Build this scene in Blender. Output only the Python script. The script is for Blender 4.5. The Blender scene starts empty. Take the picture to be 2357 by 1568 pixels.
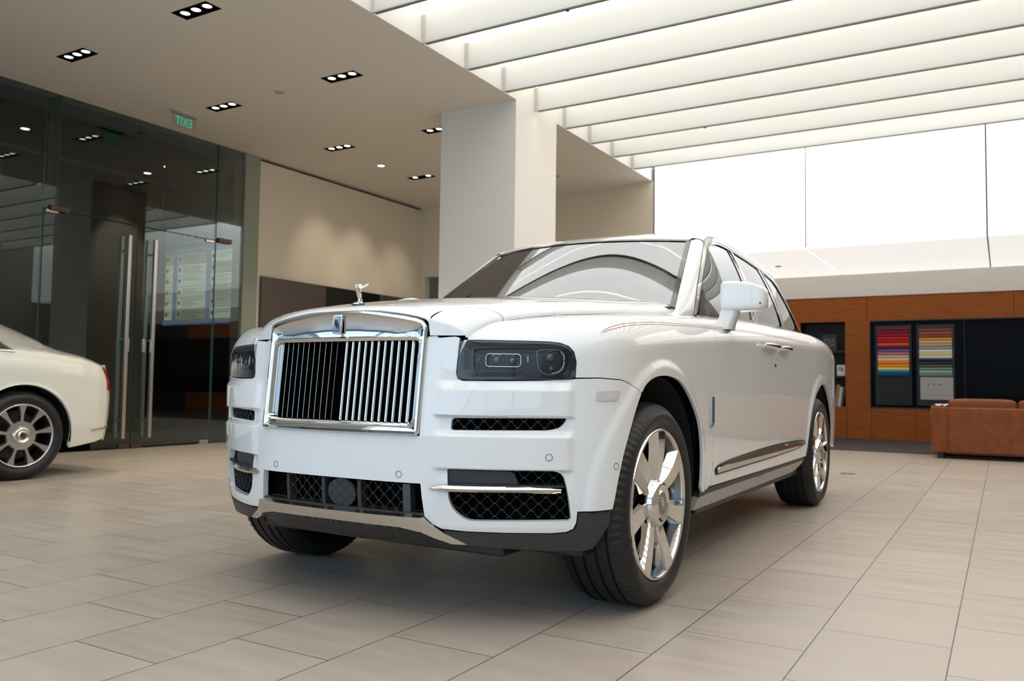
import bpy, bmesh, math, random
import numpy as np
from math import pi, sin, cos, radians
from mathutils import Vector, Matrix, geometry
random.seed(7); np.random.seed(7)
C = bpy.context.scene.collection
sc = bpy.context.scene

# ------------------------------------------------------------------ materials
MATS = {}
def mat(name, color=(.8,.8,.8), rough=.5, metal=0., coat=0., spec=.5, emit=None, estr=0., trans=0., ior=1.45, alpha=1.):
    if name in MATS: return MATS[name]
    m = bpy.data.materials.new(name); m.use_nodes = True
    b = m.node_tree.nodes['Principled BSDF']
    b.inputs['Base Color'].default_value = (*color, 1)
    b.inputs['Roughness'].default_value = rough
    b.inputs['Metallic'].default_value = metal
    b.inputs['Coat Weight'].default_value = coat
    b.inputs['Coat Roughness'].default_value = .02
    b.inputs['Specular IOR Level'].default_value = spec
    b.inputs['IOR'].default_value = ior
    b.inputs['Transmission Weight'].default_value = trans
    b.inputs['Alpha'].default_value = alpha
    if emit:
        b.inputs['Emission Color'].default_value = (*emit, 1)
        b.inputs['Emission Strength'].default_value = estr
    MATS[name] = m
    return m
def nodes(m): return m.node_tree.nodes, m.node_tree.links
def add_noise(m, scale, c1, c2, detail=4, stretch=None, bump=0., rough=None, coord='Object'):
    n, l = nodes(m); b = n['Principled BSDF']
    tc = n.new('ShaderNodeTexCoord'); mp = n.new('ShaderNodeMapping')
    l.new(tc.outputs[coord], mp.inputs[0])
    if stretch: mp.inputs['Scale'].default_value = stretch
    t = n.new('ShaderNodeTexNoise'); t.inputs['Scale'].default_value = scale; t.inputs['Detail'].default_value = detail
    l.new(mp.outputs[0], t.inputs['Vector'])
    r = n.new('ShaderNodeValToRGB'); r.color_ramp.elements[0].position = .3; r.color_ramp.elements[1].position = .7
    r.color_ramp.elements[0].color = (*c1, 1); r.color_ramp.elements[1].color = (*c2, 1)
    l.new(t.outputs[0], r.inputs[0]); l.new(r.outputs[0], b.inputs['Base Color'])
    if bump:
        bp = n.new('ShaderNodeBump'); bp.inputs['Strength'].default_value = bump; bp.inputs['Distance'].default_value = .01
        l.new(t.outputs[0], bp.inputs['Height']); l.new(bp.outputs[0], b.inputs['Normal'])
    return m
def glass_mat(name, tint=(.8,.85,.83), ior=1.5, rough=.0, alpha_tint=1.0):
    if name in MATS: return MATS[name]
    m = bpy.data.materials.new(name); m.use_nodes = True; n, l = nodes(m)
    n.remove(n['Principled BSDF']); out = n['Material Output']
    tr = n.new('ShaderNodeBsdfTransparent'); tr.inputs[0].default_value = (*tint, 1)
    gl = n.new('ShaderNodeBsdfGlossy'); gl.inputs['Roughness'].default_value = rough; gl.inputs[0].default_value = (.95,.97,1,1)
    fr = n.new('ShaderNodeFresnel'); fr.inputs[0].default_value = ior
    mx = n.new('ShaderNodeMixShader'); l.new(fr.outputs[0], mx.inputs[0]); l.new(tr.outputs[0], mx.inputs[1]); l.new(gl.outputs[0], mx.inputs[2])
    l.new(mx.outputs[0], out.inputs[0]); MATS[name] = m
    return m
paint = mat('white_paint', (.755,.76,.745), .35, coat=1., spec=.4)
paint2 = mat('ivory_paint', (.74,.73,.64), .35, coat=1., spec=.4)
silverpaint = mat('silver_paint', (.36,.37,.34), .35, metal=.4, coat=1.)
chrome = mat('chrome', (.68,.665,.64), .045, 1.)
satin = mat('satin_metal', (.62,.60,.57), .22, 1.)
brushed = mat('brushed_steel', (.60,.58,.55), .28, 1.)
darkchrome = mat('dark_chrome', (.20,.20,.20), .15, 1.)
blackp = mat('black_plastic', (.012,.012,.013), .42)
blackgloss = mat('black_gloss', (.006,.006,.007), .08, coat=.5)
voidm = mat('black_void', (.002,.002,.002), .9, spec=.05)
greyp = mat('dark_grey_cladding', (.035,.034,.033), .5)
sillm = mat('sill_satin', (.30,.28,.255), .30)
rubber = mat('tyre_rubber', (.011,.0105,.010), .5)
add_noise(rubber, 60, (.008,.0075,.007), (.013,.0125,.012))
meshm = mat('grille_mesh_plastic', (.040,.042,.045), .35)
lampgrey = mat('lamp_bezel_grey', (.075,.08,.085), .32, metal=.5)
lampblack = mat('lamp_inner_black', (.012,.012,.010), .35)
lensm = mat('lens_glass', (.05,.06,.08), .04, metal=.0, coat=1.)
glassw = glass_mat('windscreen_glass', (.36,.36,.37), 3.0)
glassside = glass_mat('side_window_glass', (.30,.30,.30), 2.6)
glasslamp = glass_mat('lamp_cover_glass', (.92,.93,.95), 1.25)
glasswall = glass_mat('partition_glass', (.80,.86,.82), 1.45)
redlamp = mat('red_lamp_plastic', (.45,.004,.01), .12, coat=1.)
pinkm = mat('coachline_red', (.42,.12,.07), .4)
interior = mat('interior_leather', (.30,.29,.27), .5)
interiord = mat('interior_dark', (.03,.03,.03), .5)

# ------------------------------------------------------------------ object helpers
def link(name, me, m=None, parent=None):
    o = bpy.data.objects.new(name, me); C.objects.link(o)
    if m is not None:
        for x in (m if isinstance(m, (list, tuple)) else [m]): me.materials.append(x)
    if parent is not None: o.parent = parent
    return o
def mesh(name, v, f, m=None, parent=None, smooth=False, mi=None):
    me = bpy.data.meshes.new(name); me.from_pydata([tuple(map(float, p)) for p in v], [], [tuple(map(int, q)) for q in f])
    if smooth: me.shade_smooth()
    if mi is not None:
        me.polygons.foreach_set('material_index', mi)
    return link(name, me, m, parent)
def thing(name, label, cat, loc=(0,0,0), rotz=0, group=None):
    o = bpy.data.objects.new(name, None); C.objects.link(o); o.location = loc; o.rotation_euler = (0,0,rotz)
    o.empty_display_size = .1; o['label'] = label; o['category'] = cat
    if group: o['group'] = group
    return o
def tag(o, label, cat, group=None):
    o['label'] = label; o['category'] = cat
    if group: o['group'] = group
    return o
def struct(o, label=None):
    o['kind'] = 'structure'
    if label: o['label'] = label
    return o
class MB:
    def __init__(s): s.v=[]; s.f=[]; s.mi=[]
    def add(s, v, f, mi=0):
        o=len(s.v); s.v+= [tuple(p) for p in v]; s.f+=[tuple(i+o for i in q) for q in f]; s.mi+=[mi]*len(f); return s
    def box(s, x0,x1,y0,y1,z0,z1, mi=0):
        v=[(x0,y0,z0),(x1,y0,z0),(x1,y1,z0),(x0,y1,z0),(x0,y0,z1),(x1,y0,z1),(x1,y1,z1),(x0,y1,z1)]
        return s.add(v,[(0,3,2,1),(4,5,6,7),(0,1,5,4),(1,2,6,5),(2,3,7,6),(3,0,4,7)],mi)
    def tube(s, pts, r, n=8, mi=0, closed=False, caps=True):
        pts=[Vector(p) for p in pts]; N=len(pts); rings=[]; up=Vector((0,0,1))
        for i,p in enumerate(pts):
            a=pts[(i-1)%N] if (closed or i>0) else p; b=pts[(i+1)%N] if (closed or i<N-1) else p
            t=(b-a).normalized(); rr=r[i] if isinstance(r,(list,tuple)) else r
            u=t.cross(up)
            if u.length<1e-3: u=t.cross(Vector((0,1,0)))
            u.normalize(); w=u.cross(t).normalized()
            rings.append([p+u*rr*cos(2*pi*k/n)+w*rr*sin(2*pi*k/n) for k in range(n)])
        v=[q for R in rings for q in R]; f=[]
        for i in range(N if closed else N-1):
            j=(i+1)%N
            for k in range(n): f.append((i*n+k,i*n+(k+1)%n,j*n+(k+1)%n,j*n+k))
        if caps and not closed: f.append(tuple(range(n))[::-1]); f.append(tuple((N-1)*n+k for k in range(n)))
        return s.add(v,f,mi)
    def lathe(s, prof, n=48, axis='x', c=(0,0,0), mi=0, closed=False):
        # prof: list of (a, r) a along axis
        v=[];N=len(prof)
        for (a,r) in prof:
            for k in range(n):
                t=2*pi*k/n
                if axis=='x': p=(a, r*cos(t), r*sin(t))
                elif axis=='y': p=(r*cos(t), a, r*sin(t))
                else: p=(r*cos(t), r*sin(t), a)
                v.append((p[0]+c[0],p[1]+c[1],p[2]+c[2]))
        f=[]
        for i in range(N-1 if not closed else N):
            j=(i+1)%N
            for k in range(n): f.append((i*n+k,i*n+(k+1)%n,j*n+(k+1)%n,j*n+k))
        return s.add(v,f,mi)
    def build(s, name, m=None, parent=None, smooth=False, bevel=0, fix=True, angle=35):
        me=bpy.data.meshes.new(name); me.from_pydata(s.v,[],s.f)
        if any(s.mi): me.polygons.foreach_set('material_index', s.mi)
        if fix:
            bm=bmesh.new(); bm.from_mesh(me); bmesh.ops.recalc_face_normals(bm, faces=bm.faces)
            bm.to_mesh(me); bm.free()
        if smooth:
            me.shade_smooth()
            if angle<180: me.set_sharp_from_angle(angle=radians(angle))
        o=link(name, me, m, parent)
        if bevel:
            b=o.modifiers.new('bevel','BEVEL'); b.width=bevel; b.segments=3; b.limit_method='ANGLE'; b.angle_limit=radians(40)
            me.shade_smooth(); me.set_sharp_from_angle(angle=radians(60))
        return o
def box(name, x0,x1,y0,y1,z0,z1, m, parent=None, bevel=0):
    return MB().box(x0,x1,y0,y1,z0,z1).build(name, m, parent, bevel=bevel)
def prism(name, pts, axis, a0, a1, m, parent=None, bevel=0):
    # pts 2D outline in the plane normal to axis
    def P(p,a): return {'x':(a,p[0],p[1]),'y':(p[0],a,p[1]),'z':(p[0],p[1],a)}[axis]
    n=len(pts); v=[P(p,a0) for p in pts]+[P(p,a1) for p in pts]
    f=[tuple(range(n))[::-1],tuple(range(n,2*n))]+[(i,(i+1)%n,n+(i+1)%n,n+i) for i in range(n)]
    return MB().add(v,f).build(name,m,parent,bevel=bevel)
def text(name, s, size, depth, m, parent=None, M=Matrix(), align='CENTER', warp=None):
    cu=bpy.data.curves.new(name,'FONT'); cu.body=s; cu.size=size; cu.extrude=depth; cu.align_x=align; cu.align_y='CENTER'
    o=bpy.data.objects.new(name,cu); C.objects.link(o)
    dg=bpy.context.evaluated_depsgraph_get(); me=bpy.data.meshes.new_from_object(o.evaluated_get(dg))
    bpy.data.objects.remove(o); me.name=name
    if warp:
        for v in me.vertices: v.co=warp(v.co)
    me.transform(M)
    me.materials.clear()
    return link(name,me,m,parent)
def blob(name, c, size, e1, e2, m, parent=None, deform=None, nu=40, nv=24):
    v=[];f=[]
    sp=lambda x,e: math.copysign(abs(x)**e,x)
    for i in range(nv+1):
        a=-pi/2+pi*i/nv
        for k in range(nu):
            b=2*pi*k/nu
            p=[size[0]*sp(cos(a),e1)*sp(cos(b),e2), size[1]*sp(cos(a),e1)*sp(sin(b),e2), size[2]*sp(sin(a),e1)]
            if deform: p=deform(p)
            v.append((p[0]+c[0],p[1]+c[1],p[2]+c[2]))
    for i in range(nv):
        for k in range(nu): f.append((i*nu+k,i*nu+(k+1)%nu,(i+1)*nu+(k+1)%nu,(i+1)*nu+k))
    return mesh(name,v,f,m,parent,smooth=True)

# ------------------------------------------------------------------ body surface
def cr(P,n=40,closed=False):
    P=np.array(P,float)
    P=np.vstack([P[-1],P,P[0],P[1]]) if closed else np.vstack([2*P[0]-P[1],P,2*P[-1]-P[-2]]);out=[]
    for i in range(1,len(P)-2):
        t=np.linspace(0,1,n,endpoint=False)[:,None];a,b,c,d=P[i-1],P[i],P[i+1],P[i+2]
        L=np.linalg.norm(c-b);m0=(c-a)/max(1e-9,np.linalg.norm(b-a)+L)*L;m1=(d-b)/max(1e-9,np.linalg.norm(d-c)+L)*L
        out.append((2*t**3-3*t**2+1)*b+(t**3-2*t**2+t)*m0+(-2*t**3+3*t**2)*c+(t**3-t**2)*m1)
    if not closed: out.append(P[-2][None])
    return np.vstack(out)
def sm(x,a,b):
    t=np.clip((x-a)/(b-a),0,1);return t*t*(3-2*t)
PLAN=[(0,-.805),(.2,-.80),(.385,-.778),(.6,-.70),(.75,-.62),(.86,-.545),(.93,-.475),(.967,-.40),(.982,-.27),(.985,0),(.985,.6),(.985,1.5),(.985,2.6),(.988,3.3),(.975,3.8),(.93,4.15),(.80,4.36),(.5,4.45),(0,4.48)]
_c=cr(PLAN,60);_c=np.vstack([_c[1:][::-1]*[-1,1],_c])
_L=np.r_[0,np.cumsum(np.linalg.norm(np.diff(_c,axis=0),axis=1))]
U=np.linspace(0,_L[-1],6001);cx=np.interp(U,_L,_c[:,0]);cy=np.interp(U,_L,_c[:,1])
_k=np.hanning(61);_k/=_k.sum()
cx=np.r_[cx[:30],np.convolve(cx,_k,'valid'),cx[-30:]];cy=np.r_[cy[:30],np.convolve(cy,_k,'valid'),cy[-30:]]
U-=_L[-1]/2
tx=np.gradient(cx,U);ty=np.gradient(cy,U);tl=np.hypot(tx,ty)
nx,ny=ty/tl,-tx/tl
nx=np.convolve(np.pad(nx,40,'edge'),np.hanning(81)/np.hanning(81).sum(),'valid');ny=np.convolve(np.pad(ny,40,'edge'),np.hanning(81)/np.hanning(81).sum(),'valid')
def frame(u): return np.interp(u,U,cx),np.interp(u,U,cy),np.interp(u,U,nx),np.interp(u,U,ny)
TY=[-.85,-.72,-.6,-.47,-.22,.1,.34,.75,1.3,2.0,2.8,3.3,3.8,4.2,4.5]
TZ=[1.045,1.055,1.072,1.095,1.12,1.15,1.165,1.19,1.215,1.235,1.25,1.255,1.24,1.20,1.15]
_ty=np.linspace(-1,4.6,500);_tz=np.interp(_ty,TY,TZ);_tz=np.convolve(np.pad(_tz,20,'edge'),np.hanning(41)/np.hanning(41).sum(),'valid')
def T(y): return np.interp(y,_ty,_tz)
A,B=.12,.14
IZ=[.15,.30,.36,.45,.55,.65,2];IV=[.09,.035,.018,.008,.003,0,0]
def lean(u,z): return .04*np.clip((z-.67)/.4,0,1.2)*(1-sm(abs(u),.42,.62))
def yu(y): # u on the side for a y
    i=3200+np.argmin(abs(cy[3200:5800]-y)+(cx[3200:5800]<.6)*9*(y<4)); return U[i]
def zw(u,z):
    u=np.asarray(u,float);z=np.asarray(z,float)
    _,by,_,_=frame(u);t=T(by);w0=t-B
    return np.where(z>w0, w0+np.arcsin(np.clip((z-w0)/B,0,.9999))*B, z)
def disp(u,z):
    a=abs(u)
    e=sm(a,.42,.475)*(1-sm(a,.895,.93))
    p=np.interp(z,[.50,.545,.553,.56,.668,.690,.734,.738,.832,.862,.90],[0,-.006,-.006,.010,.012,-.008,-.008,.012,.013,-.004,0.])
    d=e*p
    # wheel arch flares
    for uc in (1.515,4.80):
        rho=np.hypot(a-uc,z-.405)
        d=d+.010*(1-sm(rho,.515,.56))
    # haunch over the lamp brow
    return d
def S(u,w,off=0.,detail=True):
    u=np.asarray(u,float);w=np.asarray(w,float)
    bx,by,n1,n2=frame(u);w0=T(by)-B
    shoulder=sm(abs(u),.40,.47)
    th=np.clip((w-w0)/B,0,pi/2);over=np.maximum(0,w-w0-B*pi/2)
    th=np.where(shoulder>0.5,th,0)
    z=np.where(shoulder>.5,np.minimum(w,w0)+B*np.sin(th)+over*.03,w)
    over=np.where(shoulder>.5,over,0)
    s=A*(1-np.cos(th))*sm(abs(u),.49,.62)+over+np.interp(z,IZ,IV)+lean(u,z)
    if detail: s=s-disp(u,z)
    s=s-off
    yy=by-n2*s
    z=z+np.where(shoulder>.5,(T(yy)-T(by))*np.sin(th)**2,0)
    return np.stack([bx-n1*s,yy,z],-1)
def G(y,z):
    h=np.clip((z-1.2)/.5,-.6,1.4)
    g=.872-.09*h-.107*np.abs(h)*h
    return g-.09*(np.clip(y-2.35,0,3)/1.5)**2-.07*np.clip((1.45-y)/.45,0,1.5)**1.2-.20*np.clip(y-3.15,0,1)**1.5*np.clip(h,0,1)
def resample(P,step,closed=True):
    P=np.array(P,float)
    Q=np.vstack([P,P[:1]]) if closed else P
    out=[]
    for a,b in zip(Q[:-1],Q[1:]):
        n=max(1,int(math.ceil(np.linalg.norm(b-a)/step)))
        for i in range(n): out.append(a+(b-a)*i/n)
    if not closed: out.append(Q[-1])
    return np.array(out)
def inside(P,pts):
    P=np.asarray(P);x=pts[:,0];y=pts[:,1];r=np.zeros(len(pts),bool);n=len(P);j=n-1
    for i in range(n):
        xi,yi=P[i];xj,yj=P[j]
        if yi!=yj:
            c=((yi>y)!=(yj>y))&(x<(xj-xi)*(y-yi)/(yj-yi)+xi); r^=c
        j=i
    return r
def mindist(P,pts):
    P=np.asarray(P);d=np.full(len(pts),9.)
    for i in range(0,len(pts),2000):
        q=pts[i:i+2000]; d[i:i+2000]=np.sqrt(((q[:,None]-P[None])**2).sum(-1)).min(1)
    return d
def fnormal(fn,p,e=.0015):
    a,b=p[:,0],p[:,1]
    du=fn(a+e,b)-fn(a-e,b);dw=fn(a,b+e)-fn(a,b-e)
    n=np.cross(du,dw);n/=np.maximum(1e-12,np.linalg.norm(n,axis=1))[:,None];return n
def sheet(name, outline, holes, fn, step, m, parent=None, flange=.012, flip=False, back=False, grid=None, nfix=None):
    """panel: 2D outline (with holes) in surface parameters, lifted by fn onto the body, with an inward flange round its edges"""
    loops=[resample(outline,step)]+[resample(h,step) for h in holes]
    gs=grid or (step,step)
    o=loops[0];x0,y0=o.min(0);x1,y1=o.max(0)
    gx,gy=np.meshgrid(np.arange(x0+gs[0]/2,x1,gs[0]),np.arange(y0+gs[1]/2,y1,gs[1]))
    g=np.stack([gx.ravel(),gy.ravel()],1)
    k=inside(loops[0],g)
    for h in loops[1:]: k&=~inside(h,g)
    g=g[k]
    B_=np.vstack(loops)
    if len(g): g=g[mindist(B_,g)>min(gs)*.55]
    pts=np.vstack([B_,g]);edges=[];o0=0
    for L in loops:
        n=len(L);edges+=[(o0+i,o0+(i+1)%n) for i in range(n)];o0+=n
    r=geometry.delaunay_2d_cdt([Vector(p) for p in pts],edges,[],0,1e-7)
    V2=np.array([tuple(v) for v in r[0]]);F=np.array([f for f in r[2] if len(f)==3])
    cen=V2[F].mean(1);k=inside(loops[0],cen)
    for h in loops[1:]: k&=~inside(h,cen)
    F=F[k]
    P3=fn(V2[:,0],V2[:,1]);N3=fnormal(fn,V2)
    if nfix: N3=nfix(V2,P3,N3)
    # orientation of triangles vs analytic normals
    sgn=-1 if flip else 1
    N3=N3*sgn
    a,b,c=P3[F[:,0]],P3[F[:,1]],P3[F[:,2]];fnm=np.cross(b-a,c-a)
    bad=(fnm*N3[F].sum(1)).sum(1)<0;F[bad]=F[bad][:,[0,2,1]]
    verts=[*P3];faces=[tuple(f) for f in F];norms=[N3[i] for f in F for i in f]
    if flange:
        # boundary edges
        cnt={}
        for f in F:
            for i in range(3):
                e=(f[i],f[(i+1)%3]);cnt[e]=1
        bd=[e for e in cnt if (e[1],e[0]) not in cnt]
        inn={}
        for e in bd:
            for i in e:
                if i not in inn: inn[i]=len(verts);verts.append(P3[i]-N3[i]*flange)
        for (i,j) in bd:
            q=(j,i,inn[i],inn[j]);faces.append(q)
            fn_=np.cross(verts[q[1]]-verts[q[0]],verts[q[2]]-verts[q[1]]);fn_/=max(1e-12,np.linalg.norm(fn_));norms+=[fn_]*4
    me=bpy.data.meshes.new(name);me.from_pydata([tuple(map(float,v)) for v in verts],[],[tuple(map(int,f)) for f in faces])
    me.shade_smooth();me.normals_split_custom_set([tuple(map(float,n)) for n in norms])
    return link(name,me,m,parent)
def topfix(V2,P3,N3):
    by=frame(V2[:,0])[1];k=sm(V2[:,1]-(T(by)-B+B*pi/2),-.03,.03)[:,None];y=P3[:,1]
    n=np.stack([.03*np.sign(V2[:,0]),-(T(y+.02)-T(y-.02))/.04,np.ones(len(y))],1);n/=np.linalg.norm(n,axis=1)[:,None]
    m=N3*(1-k)+n*k;return m/np.maximum(1e-9,np.linalg.norm(m,axis=1))[:,None]
def mx(pts): return [(-p[0],p[1]) for p in pts][::-1]
def SW(pts): # (u,z) -> (u,w)
    return [(p[0],float(zw(abs(p[0]),p[1]))) for p in pts]
def Sd(off): return lambda u,w: S(u,w,off)
def Ss(off): return lambda u,w: S(u,w,off,False)
def loft(name, loops, m, parent=None, cap=False, smooth=True, angle=40, build=True):
    n=len(loops[0]);v=[];f=[]
    for L in loops: v+=[tuple(map(float,p)) for p in L]
    for i in range(len(loops)-1):
        for k in range(n): f.append((i*n+k,i*n+(k+1)%n,(i+1)*n+(k+1)%n,(i+1)*n+k))
    if cap: f.append(tuple((len(loops)-1)*n+k for k in range(n)))
    mb=MB().add(v,f)
    return mb.build(name,m,parent,smooth=smooth,angle=angle) if build else mb
def angloop(P,n,c=None):
    """resample closed outline to n points by arc length starting at a fixed direction"""
    P=np.array(P,float);Q=np.vstack([P,P[:1]]);L=np.r_[0,np.cumsum(np.linalg.norm(np.diff(Q,axis=0),axis=1))]
    t=np.linspace(0,L[-1],n,endpoint=False);return np.stack([np.interp(t,L,Q[:,0]),np.interp(t,L,Q[:,1])],1)
def byangle(P,n,c=None):
    P=resample(P,.002);c=P.mean(0) if c is None else np.array(c);a=np.arctan2(P[:,1]-c[1],P[:,0]-c[0]);o=np.argsort(a);a=a[o];P=P[o]
    t=np.linspace(-pi,pi,n,endpoint=False);return np.stack([np.interp(t,a,P[:,0],period=2*pi),np.interp(t,a,P[:,1],period=2*pi)],1)
def shrink(P,d):
    """inset a closed CCW/CW 2D loop by d"""
    P=np.array(P,float);a=np.roll(P,1,0);b=np.roll(P,-1,0);t=b-a;t/=np.maximum(1e-9,np.linalg.norm(t,axis=1))[:,None]
    n=np.stack([-t[:,1],t[:,0]],1);A_=.5*np.sum(P[:,0]*np.roll(P[:,1],-1)-np.roll(P[:,0],-1)*P[:,1])
    return P+n*d*(1 if A_>0 else -1)
def rrect(x0,x1,z0,z1,r,n=6):
    o=[]
    for cx_,cz_,a0 in ((x1-r,z1-r,0),(x0+r,z1-r,90),(x0+r,z0+r,180),(x1-r,z0+r,270)):
        for i in range(n+1):
            a=radians(a0+90*i/n);o.append((cx_+r*cos(a),cz_+r*sin(a)))
    return o
def fillet(P,r,n=5):
    """round the corners of a polygon; r scalar or per-vertex"""
    P=[np.array(p,float) for p in P];o=[];N=len(P)
    for i in range(N):
        a,b,c=P[i-1],P[i],P[(i+1)%N];rr=r[i] if isinstance(r,(list,tuple)) else r
        la,lc=np.linalg.norm(a-b),np.linalg.norm(c-b);q=min(rr,la*.48,lc*.48)
        if q<1e-4: o.append(b);continue
        p0=b+(a-b)/la*q;p1=b+(c-b)/lc*q
        for k in range(n+1):
            t=k/n;o.append((1-t)**2*p0+2*t*(1-t)*b+t*t*p1)
    return np.array(o)
def ribbon(pts,wid,fn,name,m,parent=None,step=.01,wid2=None):
    """thin strip lying on the surface along param polyline"""
    P=resample(pts,step,False);t=np.gradient(P,axis=0);t/=np.maximum(1e-9,np.linalg.norm(t,axis=1))[:,None]
    n=np.stack([-t[:,1],t[:,0]],1);W=np.full(len(P),wid) if wid2 is None else np.linspace(wid,wid2,len(P));W=W[:,None]
    a=P+n*W/2;b=P-n*W/2;A3=fn(a[:,0],a[:,1]);B3=fn(b[:,0],b[:,1]);v=[*A3,*B3];k=len(P)
    f=[(i,i+1,k+i+1,k+i) for i in range(k-1)]
    return mesh(name,v,f,m,parent,smooth=True)
# ================================================================== THE SUV
suv = thing('suv', 'large white luxury SUV with upright chrome grille in the centre of the showroom', 'car')
side = lambda nm,s: nm
# ---- outlines in (u along the plan outline, z)
ARF=[(1.077,.421),(1.105,.55),(1.14,.648),(1.221,.785),(1.29,.852),(1.375,.883),(1.48,.893),(1.59,.888),(1.69,.868),(1.777,.825),(1.86,.765),(1.922,.700),(1.958,.62),(1.978,.53),(1.985,.41)]
ARF=cr(ARF,8)
ARR=cr([(4.262,.395),(4.285,.50),(4.333,.614),(4.417,.725),(4.52,.80),(4.63,.85),(4.75,.882),(4.86,.882),(4.96,.855),(5.05,.81),(5.14,.74),(5.215,.66),(5.275,.56),(5.31,.42)],8)
SEAMZ=[(.923,.872),(1.016,.875),(1.118,.870),(1.178,.857),(1.225,.838),(1.252,.822)]
i0=np.argmin(np.hypot(ARF[:,0]-1.252,ARF[:,1]-.822))
LAMPH=cr([(.522,.999),(.516,.945),(.511,.888),(.516,.871),(.533,.864),(.64,.864),(.80,.867),(.923,.873),(.927,.931),(.918,.965),(.90,.983),(.872,.993),(.834,.997),(.70,.999),(.60,1.000)],6,closed=True)
def lampseg(a,b): pass
BR=[(.388,.502),(.392,.46),(.402,.388),(.43,.364),(.464,.348),(.55,.343),(.70,.342),(.85,.343),(.903,.347),(.928,.358),(.938,.378),(.941,.417)]
half=BR+[tuple(p) for p in ARF[:i0+1]]+SEAMZ[::-1]
half+= [(.918,.870),(.80,.864),(.64,.861),(.533,.861),(.515,.867),(.508,.885),(.513,.945),(.518,1.010),(.502,1.014),(.397,1.016),(.3875,1.0),(.385,.9),(.383,.667)]
half=[(p[0],float(zw(abs(p[0]),p[1])) if p[0]>.436 else p[1]) for p in half]
outl=half+mx(half)
vent=fillet([(.497,.732),(.494,.690),(.836,.694),(.875,.703),(.893,.722),(.898,.736)],[.012,.012,.05,.03,.02,.004])
low=fillet([(.484,.556),(.860,.556),(.890,.542),(.908,.47),(.921,.385),(.553,.379),(.508,.413),(.490,.451)],[.006,.02,.02,.03,.012,.03,.03,.02])
holes=[vent,low,mx(vent),mx(low)]
sheet('front_bumper', outl, holes, Sd(0), .011, paint, suv, .022, grid=(.011,.008))
# crease between bonnet and wing (x,y)
KX=[(-.76,.500),(-.72,.505),(-.66,.55),(-.58,.58),(-.47,.61),(-.22,.66),(.1,.70),(.34,.72),(.62,.755),(.85,.79),(1.2,.82)]
_ky=np.linspace(-.8,1.2,300);_kx=np.interp(_ky,[k[0] for k in KX],[k[1] for k in KX]);_kx=np.convolve(np.pad(_kx,10,'edge'),np.hanning(21)/np.hanning(21).sum(),'valid')
def xk(y): return np.interp(y,_ky,_kx)
def near(x,y):
    d=(cx[3000::4]-x)**2+(cy[3000::4]-y)**2;i=3000+4*int(np.argmin(d));j=np.arange(max(0,i-6),i+7);d=(cx[j]-x)**2+(cy[j]-y)**2;i=j[np.argmin(d)]
    return U[i],-((x-cx[i])*nx[i]+(y-cy[i])*ny[i])
def xyw(x,y):
    u,s=near(x,y);by=float(np.interp(u,U,cy));w0=float(T(by))-B
    s=max(0,s);w=w0+B*math.acos(1-s/A) if s<A else w0+B*pi/2+(s-A)
    return (float(u),float(w))
creaseL=[xyw(float(xk(y))+.002-.008*float(sm(y,-.62,-.50)),y) for y in np.linspace(-.735,.695,34)]
gapF=[(2.158,.398),(2.165,.635),(2.18,.834),(2.20,1.0),(2.215,1.13)]
uA,wA=xyw(.885,.66)
fen=SW([(.535,1.003),(.60,1.004),(.70,1.003),(.834,1.001),(.874,.997),(.905,.986),(.922,.967),(.931,.931),(.9275,.877)]+[(p[0],p[1]+.0035) for p in SEAMZ[1:]]+[tuple(p) for p in ARF[i0+1:]]+[(2.012,.385),(2.10,.390)]+gapF)
fen+=[(2.215,xyw(.885,.70)[1]),(2.215,xyw(.80,.70)[1])]+creaseL[::-1]
def fenfix(s):
    P=[(s*p[0],p[1]) for p in fen]
    return P if s>0 else P[::-1]
for s in (1,-1):
    f=sheet('front_fender', fenfix(s), [], Sd(0), .014, paint, suv, .012, nfix=topfix)
# doors
def topw(u,s_): # w for inset s_
    by=float(np.interp(u,U,cy));s_=.985-float(G(by,1.20))-.004 if by<3.4 else s_
    return float(T(by))-B+(B*math.acos(1-s_/A) if s_<A else B*pi/2+s_-A)
d1=SW([(2.162,.397),(2.169,.635),(2.184,.834),(2.204,1.0),(2.219,1.13)])
d1=SW([(3.430,.394)])+[(p[0]+0.0,p[1]) for p in []]
gF=[(p[0]+.005,p[1]) for p in gapF]
door1=SW(gF)+[(2.222,xyw(.80,.71)[1]),(2.30,xyw(.80,.80)[1]),(2.42,topw(2.42,.10)),(2.6,topw(2.6,.10)),(2.8,topw(2.8,.10)),(3.0,topw(3.0,.10)),(3.432,topw(3.432,.10))]+SW([(3.430,1.1),(3.428,.9),(3.426,.6),(3.426,.394)])
gR=[(4.250,.394),(4.262,.50),(4.305,.60),(4.36,.69),(4.43,.80),(4.49,.93),(4.52,1.08),(4.53,1.15)]
door2=SW([(3.431,.394),(3.431,.6),(3.433,.9),(3.435,1.1)])+[(3.437,topw(3.437,.10)),(4.0,topw(4.0,.10)),(4.532,topw(4.532,.10))]+SW(gR[::-1])
qtr=SW([(p[0]+.005,p[1]) for p in gR])+[(4.54,topw(4.54,.10)),(5.0,topw(5.0,.10)),(5.4,topw(5.4,.10)),(5.9,topw(5.9,.10)),(6.3,topw(6.3,.10)),(6.9,topw(6.9,.10))]+SW([(6.9,.36),(6.3,.36),(5.6,.38)])+SW([tuple(p) for p in ARR[::-1]])
doors=[]
for s in (1,-1):
    for nm,ol in (('front_door',door1),('rear_door',door2),('rear_quarter_panel',qtr)):
        P=[(s*p[0],p[1]) for p in ol]
        if s<0: P=P[::-1]
        doors.append(sheet(nm,P,[],Sd(0),.022,paint,suv,.02))
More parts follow.
